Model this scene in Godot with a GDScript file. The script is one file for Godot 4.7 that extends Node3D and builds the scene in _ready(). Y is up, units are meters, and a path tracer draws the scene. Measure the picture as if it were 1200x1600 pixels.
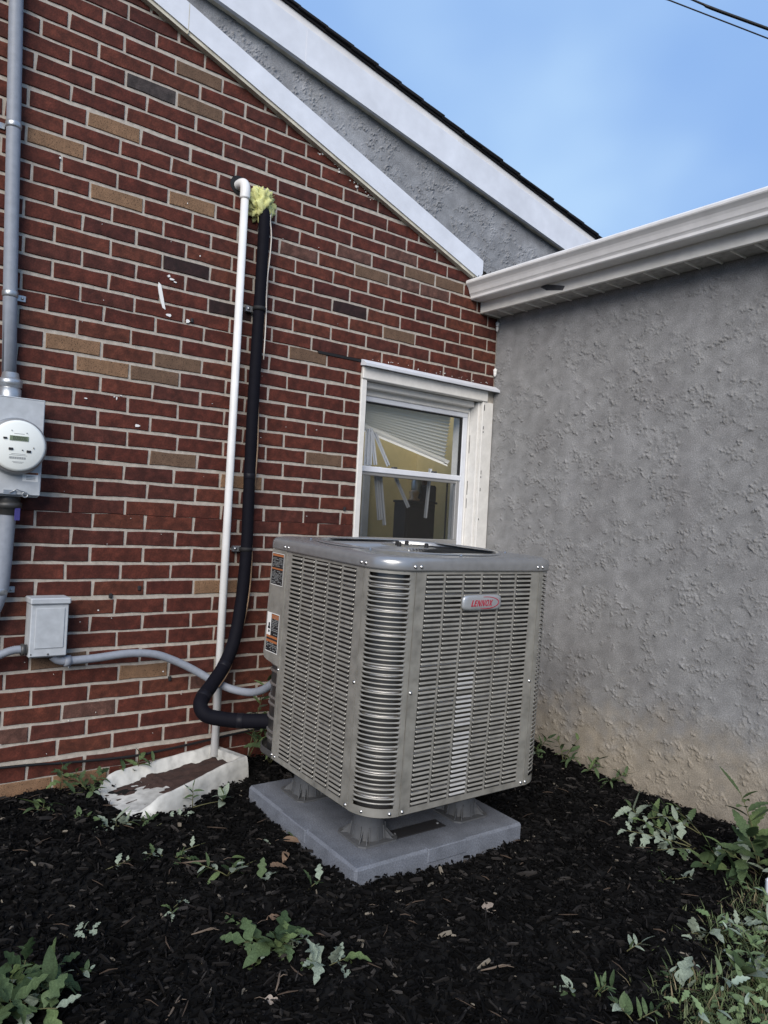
extends Node3D

var rng := RandomNumberGenerator.new()
var used := {}
var M := {}

# ---------------------------------------------------------------- helpers
func numbered(parent: Node, called: String) -> String:
	var key := str(parent.get_instance_id()) + called
	var n: int = used.get(key, 0)
	used[key] = n + 1
	return called if n == 0 else "%s_%03d" % [called, n]

func put(called: String, mesh: Mesh, m: Material, parent: Node3D = self) -> MeshInstance3D:
	var o := MeshInstance3D.new()
	o.mesh = mesh
	o.material_override = m
	o.name = numbered(parent, called)
	parent.add_child(o, true)
	return o

func tag(o: Node3D, label: String, category: String, group := "", kind := "") -> Node3D:
	if label != "": o.set_meta("label", label)
	if category != "": o.set_meta("category", category)
	if group != "": o.set_meta("group", group)
	if kind != "": o.set_meta("kind", kind)
	return o

func thing(called: String, label: String, category: String, at := Vector3.ZERO, group := "") -> Node3D:
	var o := Node3D.new()
	o.name = numbered(self, called)
	add_child(o, true)
	o.position = at
	tag(o, label, category, group)
	return o

func S(smooth := false) -> SurfaceTool:
	var s := SurfaceTool.new()
	s.begin(Mesh.PRIMITIVE_TRIANGLES)
	s.set_smooth_group(0 if smooth else -1)
	return s

func fin(s: SurfaceTool) -> ArrayMesh:
	s.generate_normals()
	return s.commit()

func tri(s: SurfaceTool, a: Vector3, b: Vector3, c: Vector3, hint: Vector3) -> void:
	if (a - c).cross(a - b).dot(hint) < 0.0:
		s.add_vertex(a); s.add_vertex(c); s.add_vertex(b)
	else:
		s.add_vertex(a); s.add_vertex(b); s.add_vertex(c)

func quad(s: SurfaceTool, a: Vector3, b: Vector3, c: Vector3, d: Vector3, hint: Vector3) -> void:
	tri(s, a, b, c, hint)
	tri(s, a, c, d, hint)

func box(s: SurfaceTool, lo: Vector3, hi: Vector3, bev := 0.002, xf := Transform3D.IDENTITY) -> void:
	var c := (lo + hi) * 0.5
	var h := (hi - lo) * 0.5
	var b: float = minf(bev, minf(h.x, minf(h.y, h.z)) * 0.9)
	for i in 3:
		var j := (i + 1) % 3
		var k := (i + 2) % 3
		for si in [-1.0, 1.0]:
			var p: Array[Vector3] = []
			for q in [[-1.0, -1.0], [1.0, -1.0], [1.0, 1.0], [-1.0, 1.0]]:
				var v := Vector3.ZERO
				v[i] = si * h[i]
				v[j] = q[0] * (h[j] - b)
				v[k] = q[1] * (h[k] - b)
				p.append(xf * (c + v))
			var n := Vector3.ZERO
			n[i] = si
			quad(s, p[0], p[1], p[2], p[3], xf.basis * n)
			if b <= 0.0: continue
			for sj in [-1.0, 1.0]:
				var e: Array[Vector3] = []
				for q in [[0, -1.0], [0, 1.0], [1, 1.0], [1, -1.0]]:
					var v := Vector3.ZERO
					v[i] = si * (h[i] if q[0] == 0 else h[i] - b)
					v[j] = sj * (h[j] - b if q[0] == 0 else h[j])
					v[k] = q[1] * (h[k] - b)
					e.append(xf * (c + v))
				var m := Vector3.ZERO
				m[i] = si
				m[j] = sj
				quad(s, e[0], e[1], e[2], e[3], xf.basis * m)
	if b > 0.0:
		for sx in [-1.0, 1.0]:
			for sy in [-1.0, 1.0]:
				for sz in [-1.0, 1.0]:
					var g := Vector3(sx, sy, sz)
					tri(s, xf * (c + g * Vector3(h.x, h.y - b, h.z - b)), xf * (c + g * Vector3(h.x - b, h.y, h.z - b)), xf * (c + g * Vector3(h.x - b, h.y - b, h.z)), xf.basis * g)

func box_part(called: String, lo: Vector3, hi: Vector3, bev: float, m: Material, parent: Node3D = self) -> MeshInstance3D:
	var s := S()
	box(s, lo, hi, bev)
	return put(called, fin(s), m, parent)

func spline(p: PackedVector3Array, per := 6) -> PackedVector3Array:
	var out := PackedVector3Array()
	for i in p.size() - 1:
		var a := p[maxi(i - 1, 0)]
		var b := p[i]
		var c := p[i + 1]
		var d := p[mini(i + 2, p.size() - 1)]
		for k in per:
			out.append(b.cubic_interpolate(c, a, d, float(k) / per))
	out.append(p[p.size() - 1])
	return out

func tube(s: SurfaceTool, p: PackedVector3Array, r, seg := 10, caps := true) -> void:
	var rings: Array = []
	var up := Vector3.ZERO
	for i in p.size():
		var t := (p[mini(i + 1, p.size() - 1)] - p[maxi(i - 1, 0)]).normalized()
		if up == Vector3.ZERO:
			up = t.cross(Vector3(0.31, 0.17, 0.94)).normalized()
		up = (up - t * up.dot(t)).normalized()
		var side := t.cross(up)
		var rad: float = r[i] if r is Array or r is PackedFloat32Array else r
		var ring := PackedVector3Array()
		for k in seg:
			var a := TAU * k / seg
			ring.append(p[i] + (up * cos(a) + side * sin(a)) * rad)
		rings.append(ring)
	for i in p.size() - 1:
		var mid := (p[i] + p[i + 1]) * 0.5
		for k in seg:
			var a: Vector3 = rings[i][k]
			var b: Vector3 = rings[i][(k + 1) % seg]
			var c: Vector3 = rings[i + 1][(k + 1) % seg]
			var d: Vector3 = rings[i + 1][k]
			quad(s, a, b, c, d, (a + c) * 0.5 - mid)
	if caps:
		for e in [0, p.size() - 1]:
			var n: Vector3 = p[0] - p[1] if e == 0 else p[e] - p[e - 1]
			for k in range(1, seg - 1):
				tri(s, rings[e][0], rings[e][k], rings[e][k + 1], n)

func tube_part(called: String, p: PackedVector3Array, r, seg: int, m: Material, parent: Node3D = self) -> MeshInstance3D:
	var s := S(true)
	tube(s, p, r, seg)
	return put(called, fin(s), m, parent)

# revolve a profile of (radius, height) round local y, then place with xf
func lathe(s: SurfaceTool, prof: Array, seg := 24, xf := Transform3D.IDENTITY) -> void:
	for i in prof.size() - 1:
		var p: Vector2 = prof[i]
		var q: Vector2 = prof[i + 1]
		var nn := Vector2(q.y - p.y, p.x - q.x)
		for k in seg:
			var a := TAU * k / seg
			var b := TAU * (k + 1) / seg
			var m := (a + b) * 0.5
			var hint := Vector3(cos(m) * nn.x, nn.y, sin(m) * nn.x)
			if hint.length() < 1e-9: continue
			var A := Vector3(cos(a) * p.x, p.y, sin(a) * p.x)
			var B := Vector3(cos(b) * p.x, p.y, sin(b) * p.x)
			var C := Vector3(cos(b) * q.x, q.y, sin(b) * q.x)
			var D := Vector3(cos(a) * q.x, q.y, sin(a) * q.x)
			if p.x < 1e-6: tri(s, xf * A, xf * C, xf * D, xf.basis * hint)
			elif q.x < 1e-6: tri(s, xf * A, xf * B, xf * C, xf.basis * hint)
			else: quad(s, xf * A, xf * B, xf * C, xf * D, xf.basis * hint)

# extrude a polygon (in the xy plane) along z
func prism(s: SurfaceTool, poly: PackedVector2Array, z0: float, z1: float) -> void:
	var idx := Geometry2D.triangulate_polygon(poly)
	for i in range(0, idx.size(), 3):
		for z in [z0, z1]:
			var n := Vector3(0, 0, -1 if z == z0 else 1)
			tri(s, Vector3(poly[idx[i]].x, poly[idx[i]].y, z), Vector3(poly[idx[i + 1]].x, poly[idx[i + 1]].y, z), Vector3(poly[idx[i + 2]].x, poly[idx[i + 2]].y, z), n)
	var sg := -1.0 if Geometry2D.is_polygon_clockwise(poly) else 1.0
	for i in poly.size():
		var a := poly[i]
		var b := poly[(i + 1) % poly.size()]
		var e := b - a
		quad(s, Vector3(a.x, a.y, z0), Vector3(b.x, b.y, z0), Vector3(b.x, b.y, z1), Vector3(a.x, a.y, z1), Vector3(e.y, -e.x, 0) * sg)

func v2(a: Array) -> PackedVector2Array:
	var p := PackedVector2Array()
	for i in range(0, a.size(), 2): p.append(Vector2(a[i], a[i + 1]))
	return p

func v3(a: Array) -> PackedVector3Array:
	var p := PackedVector3Array()
	for i in range(0, a.size(), 3): p.append(Vector3(a[i], a[i + 1], a[i + 2]))
	return p

# ---------------------------------------------------------------- textures and materials
func grain(size: int, freq: float, oct: int, lo: float, hi: float, sd: int, power := 1.0, kind := FastNoiseLite.TYPE_SIMPLEX_SMOOTH) -> PackedFloat32Array:
	var n := FastNoiseLite.new()
	n.seed = sd
	n.noise_type = kind
	n.frequency = freq
	n.fractal_type = FastNoiseLite.FRACTAL_FBM
	n.fractal_octaves = oct
	var b := n.get_seamless_image(size, size).get_data()
	var out := PackedFloat32Array()
	out.resize(size * size)
	for i in size * size:
		out[i] = lerpf(lo, hi, pow(b[i] / 255.0, power))
	return out

func tex(size: int, layers: Array) -> ImageTexture:
	var b := PackedByteArray()
	b.resize(size * size)
	for i in size * size:
		var v := 1.0
		for l in layers: v *= l[i]
		b[i] = int(clampf(v, 0, 1) * 255.0)
	return ImageTexture.create_from_image(Image.create_from_data(size, size, false, Image.FORMAT_L8, b))

func normal_of(t: ImageTexture, strength: float) -> ImageTexture:
	var im := t.get_image().duplicate() as Image
	im.convert(Image.FORMAT_RGBA8)
	im.bump_map_to_normal_map(strength)
	return ImageTexture.create_from_image(im)

func mat(col: Color, rough := 0.6, metal := 0.0, t: Texture2D = null, per_m := 1.0, nt: Texture2D = null, ns := 1.0) -> StandardMaterial3D:
	var m := StandardMaterial3D.new()
	m.albedo_color = col.linear_to_srgb()
	m.roughness = rough
	m.metallic = metal
	m.metallic_specular = 0.4
	if t:
		m.albedo_texture = t
	if nt:
		m.normal_enabled = true
		m.normal_texture = nt
		m.normal_scale = ns
	if t or nt:
		m.uv1_triplanar = true
		m.uv1_world_triplanar = true
		m.uv1_scale = Vector3.ONE * per_m
	return m

func clump(x: float, z: float) -> float:
	return 0.008 * sin(x * 13.0 + 2.0 * sin(z * 9.0)) * sin(z * 15.0 + 1.7 * sin(x * 11.0))

func ground_y(x: float, z: float) -> float:
	var g := 0.062 * (1.0 - smoothstep(0.05, 1.0, z))
	g += 0.012 * sin(x * 5.1 + 1.0) * sin(z * 4.3) * smoothstep(0.1, 0.5, z)
	return g - 0.012 * smoothstep(1.2, 2.0, z)

func _ready() -> void:
	rng.seed = 7
	# ------------------------------------------------ camera
	var cam := Camera3D.new()
	cam.name = "camera"
	add_child(cam)
	cam.transform = Transform3D(Basis(Vector3(0.7924, 0.0544, 0.6076), Vector3(-0.0477, 0.9985, -0.0272), Vector3(-0.6081, -0.0074, 0.7938)).orthonormalized(), Vector3(-2.9697, 1.1419, 2.9362))
	cam.fov = 68.727
	cam.near = 0.05
	cam.far = 600.0
	cam.current = true
	# ------------------------------------------------ sky, sun, exposure
	var env := Environment.new()
	env.background_mode = Environment.BG_SKY
	env.tonemap_mode = Environment.TONE_MAPPER_LINEAR
	env.tonemap_exposure = 2.5
	env.sdfgi_enabled = true
	env.ssao_enabled = true
	env.ssil_enabled = true
	var sky := Sky.new()
	var pano := PanoramaSkyMaterial.new()
	pano.panorama = sky_texture()
	pano.energy_multiplier = 1.0
	sky.sky_material = pano
	env.sky = sky
	var we := WorldEnvironment.new()
	we.name = "world_environment"
	we.environment = env
	add_child(we)
	var sun := DirectionalLight3D.new()
	sun.name = "sun"
	sun.light_energy = 0.5
	sun.light_color = Color(1.0, 0.96, 0.91)
	sun.light_angular_distance = 42.0
	sun.shadow_enabled = true
	add_child(sun)
	sun.look_at_from_position(Vector3.ZERO, -Vector3(-0.60, 0.50, 0.60), Vector3.UP)
	# ------------------------------------------------ contents
	make_materials()
	build_ground()
	build_brick_house()
	build_window()
	build_room()
	build_addition()
	build_utilities()
	build_pipes()
	build_splash_block()
	build_pad()
	build_condenser()
	build_wires()
	build_mulch()
	build_weeds()
	build_litter()

func sky_texture() -> ImageTexture:
	var w := 768
	var h := 384
	var n := FastNoiseLite.new()
	n.seed = 21
	n.frequency = 1.0
	n.fractal_type = FastNoiseLite.FRACTAL_FBM
	n.fractal_octaves = 5
	n.fractal_gain = 0.45
	var im := Image.create(w, h, false, Image.FORMAT_RGBF)
	for y in h:
		var el := PI * (0.5 - (y + 0.5) / h)
		for x in w:
			var az := TAU * (x + 0.5) / w
			var d := Vector3(cos(el) * sin(az), sin(el), cos(el) * cos(az))
			var e := maxf(d.y, 0.0)
			var blue := Color(0.128, 0.213, 0.365).lerp(Color(0.106, 0.183, 0.340), smoothstep(0.1, 0.8, e))
			var p := d / (0.35 + e) * 0.9
			var c := n.get_noise_3d(p.x * 1.3, p.y * 1.3, p.z * 1.3)
			var a := smoothstep(-0.25, 0.5, c)
			var col := blue.lerp(Color(0.205, 0.295, 0.405), a * 0.8)
			im.set_pixel(x, y, col if d.y > -0.02 else Color(0.06, 0.065, 0.06))
	return ImageTexture.create_from_image(im)

func make_materials() -> void:
	var fine := grain(512, 0.09, 3, 0.72, 1.0, 1)
	var med := grain(512, 0.02, 4, 0.7, 1.0, 2)
	var broad := grain(512, 0.006, 4, 0.84, 1.0, 3)
	var pits := grain(512, 0.06, 2, 0.0, 1.0, 4)
	for i in pits.size(): pits[i] = 0.55 if pits[i] < 0.27 else 1.0
	var t_brick := tex(512, [fine, med, grain(512, 0.010, 5, 0.72, 1.0, 31)])
	var t_tan := tex(512, [fine, pits, broad])
	var t_sand := tex(512, [fine, broad])
	var t_soft := tex(512, [grain(512, 0.008, 4, 0.93, 1.0, 13), grain(512, 0.03, 3, 0.96, 1.0, 5)])
	var t_dirty := tex(512, [grain(512, 0.012, 5, 0.70, 1.0, 6, 0.5), grain(512, 0.004, 3, 0.92, 1.0, 14)])
	var t_leaf := tex(512, [grain(512, 0.03, 4, 0.6, 1.0, 8)])
	var t_wear := tex(512, [grain(512, 0.015, 5, 0.70, 1.0, 16, 0.5), grain(512, 0.05, 2, 0.94, 1.0, 17)])
	var t_block := tex(512, [grain(512, 0.014, 5, 0.62, 1.0, 41, 0.4), grain(512, 0.004, 3, 0.85, 1.0, 42)])
	var t_metal := tex(512, [grain(512, 0.02, 3, 0.9, 1.0, 9)])
	var n_fine := normal_of(t_sand, 3.0)
	var n_brick := normal_of(t_brick, 4.0)
	var n_soft := normal_of(t_metal, 2.0)
	# bricks: several dark reds, and the odd tan, brown, pink, grey and nearly black ones
	var reds := [Color(0.222, 0.056, 0.035), Color(0.192, 0.046, 0.030), Color(0.246, 0.067, 0.040), Color(0.190, 0.054, 0.038), Color(0.158, 0.042, 0.031), Color(0.238, 0.070, 0.041)]
	for i in reds.size(): M["red%d" % i] = mat(reds[i], 0.85, 0.0, t_brick, 2.3 + 0.2 * i, n_brick, 0.8)
	M.t = mat(Color(0.34, 0.20, 0.115), 0.88, 0.0, t_tan, 5.0, n_brick, 1.0)
	M.o = mat(Color(0.215, 0.132, 0.085), 0.88, 0.0, t_tan, 5.5, n_brick, 1.0)
	M.p = mat(Color(0.26, 0.125, 0.095), 0.88, 0.0, t_brick, 3.0, n_brick, 1.0)
	M.g = mat(Color(0.13, 0.105, 0.100), 0.85, 0.0, t_brick, 3.0, n_brick, 1.0)
	M.d = mat(Color(0.062, 0.026, 0.024), 0.75, 0.0, t_brick, 3.0, n_brick, 0.8)
	M.mortar = mat(Color(0.68, 0.62, 0.54), 0.95, 0.0, t_sand, 9.0, n_fine, 1.6)
	M.stucco = mat(Color(1, 1, 1), 0.93, 0.0, t_sand, 3.0, n_fine, 0.35)
	M.stucco.vertex_color_use_as_albedo = true
	M.stucco_plain = mat(Color(0.38, 0.38, 0.38), 0.93, 0.0, t_sand, 4.0, n_fine, 1.5)
	M.white = mat(Color(0.74, 0.77, 0.83), 0.45, 0.0, t_soft, 0.9)
	M.cream = mat(Color(0.70, 0.66, 0.54), 0.5, 0.0, t_dirty, 2.0)
	M.old_white = mat(Color(0.76, 0.75, 0.72), 0.55, 0.0, t_soft, 2.5, n_soft, 0.5)
	M.gutter = mat(Color(0.80, 0.79, 0.78), 0.35, 0.0, t_soft, 1.3)
	M.eave_white = mat(Color(0.84, 0.82, 0.77), 0.4, 0.0, t_soft, 1.0)
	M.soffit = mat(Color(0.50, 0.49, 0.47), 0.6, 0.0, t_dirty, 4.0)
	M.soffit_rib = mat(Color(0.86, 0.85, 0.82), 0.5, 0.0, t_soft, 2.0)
	M.shingle = mat(Color(0.020, 0.020, 0.024), 0.95, 0.0, t_sand, 6.0, n_fine, 2.0)
	M.slate = mat(Color(0.10, 0.10, 0.11), 0.8, 0.0, t_dirty, 6.0)
	M.pvc = mat(Color(0.80, 0.80, 0.79), 0.35, 0.0, t_soft, 1.5)
	M.foam_line = mat(Color(0.007, 0.007, 0.011), 0.7, 0.0, t_metal, 3.0, n_fine, 0.5)
	M.tape = mat(Color(0.009, 0.009, 0.013), 0.45)
	M.foam_line.metallic_specular = 0.2
	M.tape.metallic_specular = 0.25
	M.copper = mat(Color(0.55, 0.36, 0.22), 0.4, 0.6)
	M.wire_white = mat(Color(0.62, 0.58, 0.52), 0.5)
	M.foam = mat(Color(0.92, 0.94, 0.42), 0.95, 0.0, t_sand, 10.0, n_fine, 2.0)
	M.pipe_grey = mat(Color(0.26, 0.285, 0.33), 0.5, 0.0, t_metal, 3.0)
	M.box_grey = mat(Color(0.46, 0.49, 0.52), 0.5, 0.0, t_metal, 2.0)
	M.galv = mat(Color(0.42, 0.44, 0.46), 0.38, 0.7, t_metal, 12.0)
	M.dark_metal = mat(Color(0.09, 0.09, 0.09), 0.5, 0.5)
	M.chrome = mat(Color(0.50, 0.50, 0.50), 0.36, 1.0)
	M.meter_face = mat(Color(0.74, 0.77, 0.74), 0.5)
	M.lcd = mat(Color(0.16, 0.20, 0.13), 0.3)
	M.ink = mat(Color(0.02, 0.02, 0.022), 0.6)
	M.ink_grey = mat(Color(0.30, 0.31, 0.31), 0.6)
	M.sticker = mat(Color(0.75, 0.75, 0.73), 0.5)
	M.orange = mat(Color(0.36, 0.13, 0.05), 0.5)
	M.purple = mat(Color(0.045, 0.04, 0.17), 0.5)
	M.cabinet = mat(Color(0.385, 0.375, 0.340), 0.40, 0.35, t_wear, 1.6)
	M.cabinet_lit = mat(Color(0.44, 0.44, 0.43), 0.5, 0.1, t_metal, 2.0)  # paler louvers: light reflected through the gaps, put into the colour
	M.cap = mat(Color(0.33, 0.335, 0.34), 0.26, 0.5, t_metal, 2.0)
	M.coil = mat(Color(0.17, 0.17, 0.17), 0.35, 0.9)
	M.coil_tube = mat(Color(0.56, 0.55, 0.53), 0.5, 1.0)
	M.black = mat(Color(0.012, 0.012, 0.013), 0.7)
	M.badge = mat(Color(0.42, 0.44, 0.46), 0.35, 0.5)
	M.red = mat(Color(0.34, 0.012, 0.035), 0.4)
	M.pad = mat(Color(0.235, 0.258, 0.305), 0.7, 0.0, t_sand, 3.0, n_fine, 0.6)
	M.riser = mat(Color(0.105, 0.110, 0.118), 0.6, 0.0, t_metal, 4.0)
	M.plate = mat(Color(0.035, 0.035, 0.038), 0.5)
	M.block = mat(Color(0.76, 0.76, 0.72), 0.6, 0.0, t_block, 3.0, n_soft, 0.6)
	M.rust_dirt = mat(Color(0.085, 0.050, 0.042), 0.95, 0.0, t_tan, 9.0, n_fine, 2.0)
	M.blind_shaded = mat(Color(0.48, 0.51, 0.54), 0.55)  # same white blind; shade of the hanging slats put into a greyer colour
	M.blind = mat(Color(0.86, 0.86, 0.80), 0.55)
	M.yellow_wall = mat(Color(0.66, 0.56, 0.30), 0.9, 0.0, t_soft, 0.8)
	M.room_white = mat(Color(0.75, 0.74, 0.70), 0.9)
	M.floor = mat(Color(0.25, 0.18, 0.12), 0.7)
	M.brown = mat(Color(0.030, 0.022, 0.018), 0.6, 0.0, t_soft, 2.0)
	M.wood = mat(Color(0.20, 0.085, 0.055), 0.5, 0.0, t_soft, 4.0)
	M.mulch_soil = mat(Color(0.0028, 0.0026, 0.0026), 1.0, 0.0, t_sand, 6.0, n_fine, 2.0)
	M.chip = mat(Color(1, 1, 1), 0.9)
	M.chip.metallic_specular = 0.2
	M.chip.vertex_color_use_as_albedo = true
	M.lawn = mat(Color(0.05, 0.055, 0.028), 1.0, 0.0, t_leaf, 1.0)
	M.grass = mat(Color(1, 1, 1), 0.7)
	M.grass.vertex_color_use_as_albedo = true
	M.leaf = mat(Color(0.115, 0.170, 0.080), 0.55, 0.0, t_leaf, 12.0)
	M.leaf_dark = mat(Color(0.060, 0.098, 0.046), 0.5, 0.0, t_leaf, 12.0)
	M.leaf_pale = mat(Color(0.17, 0.24, 0.10), 0.6, 0.0, t_leaf, 12.0)
	M.leaf_silver = mat(Color(0.36, 0.43, 0.33), 0.7, 0.0, t_leaf, 12.0)
	for k in ["leaf", "leaf_dark", "leaf_pale", "leaf_silver"]:
		M[k].metallic_specular = 0.22
		M[k].backlight_enabled = true
		M[k].backlight = Color(0.16, 0.22, 0.07)
	M.stem = mat(Color(0.10, 0.10, 0.045), 0.7)
	M.dry = mat(Color(0.30, 0.20, 0.13), 0.8, 0.0, t_leaf, 14.0)
	M.dry_pale = mat(Color(0.46, 0.38, 0.31), 0.8, 0.0, t_leaf, 14.0)
	M.brown_shred = mat(Color(0.060, 0.042, 0.030), 0.95)
	M.twig = mat(Color(0.13, 0.10, 0.075), 0.9)
	M.screen = mat(Color(0.008, 0.008, 0.008), 1.0)
	M.screen.metallic_specular = 0.0
	M.screen.transparency = BaseMaterial3D.TRANSPARENCY_ALPHA
	M.screen.albedo_color.a = 0.45
	M.glass = mat(Color(0.05, 0.055, 0.055), 0.03)
	M.glass.transparency = BaseMaterial3D.TRANSPARENCY_ALPHA
	M.glass.albedo_color.a = 0.03
	M.aluminium = mat(Color(0.34, 0.34, 0.34), 0.4, 0.5)
	M.cable = mat(Color(0.01, 0.01, 0.011), 0.5)

# ---------------------------------------------------------------- ground
func build_ground() -> void:
	var s := S()
	quad(s, Vector3(-250, -0.06, -250), Vector3(250, -0.06, -250), Vector3(250, -0.06, 250), Vector3(-250, -0.06, 250), Vector3.UP)
	tag(put("ground", fin(s), M.lawn), "", "", "", "structure")
	# mulch bed: a relief sheet from the walls to the lawn
	var nz := 130
	var nx := 170
	var n := FastNoiseLite.new()
	n.seed = 5
	n.frequency = 9.0
	n.fractal_octaves = 3
	var st := S(true)
	for i in nx:
		for k in nz:
			var q: Array[Vector3] = []
			for o in [[0, 0], [1, 0], [1, 1], [0, 1]]:
				var x: float = -3.4 + 3.42 * (i + o[0]) / nx
				var z: float = -0.02 + 2.75 * (k + o[1]) / nz
				q.append(Vector3(x, ground_y(x, z) + 0.009 * n.get_noise_2d(x, z) + clump(x, z), z))
			quad(st, q[0], q[1], q[2], q[3], Vector3.UP)
	tag(put("mulch_bed", fin(st), M.mulch_soil), "", "", "", "structure")

# ---------------------------------------------------------------- brick house
const CH := 0.0655
const BW := 0.1016
var house: Node3D
func rake_low(x: float) -> float: return 2.923 - 0.3585 * (x + 1.558)
func rake_top(x: float) -> float: return 3.046 - 0.3585 * (x + 1.558)
func fascia_low(x: float) -> float: return 3.176 - 0.1960 * (x + 1.577)

# a brick: chamfered front, uneven corners, butt sides; centred on x and y, front face at z = 0
func brick_mesh(len: float, sd: int, clip_line := false, cx := 0.0, cy := 0.0) -> ArrayMesh:
	var r := RandomNumberGenerator.new()
	r.seed = sd * 977 + 11
	var hx := len * 0.5
	var hy := 0.0269
	var out: Array[Vector2] = []
	var per := [Vector2(-hx, -hy), Vector2(-hx * 0.35, -hy), Vector2(hx * 0.3, -hy), Vector2(hx, -hy), Vector2(hx, hy), Vector2(hx * 0.4, hy), Vector2(-hx * 0.3, hy), Vector2(-hx, hy)]
	for p in per:
		out.append(p + Vector2(r.randf_range(-0.0024, 0.0020), r.randf_range(-0.0021, 0.0017)))
	if clip_line:
		var poly := PackedVector2Array(out)
		var cut := PackedVector2Array([Vector2(-2, rake_low(cx - 2) + 0.01 - cy), Vector2(2, rake_low(cx + 2) + 0.01 - cy), Vector2(2, -3), Vector2(-2, -3)])
		var res := Geometry2D.intersect_polygons(poly, cut)
		if res.is_empty(): return null
		out.clear()
		for p in res[0]: out.append(p)
		if Geometry2D.is_polygon_clockwise(PackedVector2Array(out)): out.reverse()
	var s := S()
	var c := Vector2.ZERO
	for p in out: c += p
	c /= out.size()
	var inn: Array[Vector2] = []
	for p in out:
		inn.append(p - Vector2(signf(p.x - c.x) * minf(0.0025, absf(p.x - c.x)), signf(p.y - c.y) * minf(0.0022, absf(p.y - c.y))))
	var zf := r.randf_range(-0.0012, 0.0012)
	var tilt := r.randf_range(-0.004, 0.004)
	for i in out.size():
		var j := (i + 1) % out.size()
		var a := out[i]
		var b := out[j]
		var e := b - a
		var h := Vector3(e.y, -e.x, 0)
		var za := zf + tilt * a.x
		var zb := zf + tilt * b.x
		quad(s, Vector3(a.x, a.y, -0.03), Vector3(b.x, b.y, -0.03), Vector3(b.x, b.y, zb - 0.003), Vector3(a.x, a.y, za - 0.003), h)
		quad(s, Vector3(a.x, a.y, za - 0.003), Vector3(b.x, b.y, zb - 0.003), Vector3(inn[j].x, inn[j].y, zb), Vector3(inn[i].x, inn[i].y, za), h + Vector3(0, 0, e.length()))
		tri(s, Vector3(c.x, c.y, zf + tilt * c.x), Vector3(inn[i].x, inn[i].y, za), Vector3(inn[j].x, inn[j].y, zb), Vector3(0, 0, 1))
	return fin(s)

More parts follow.
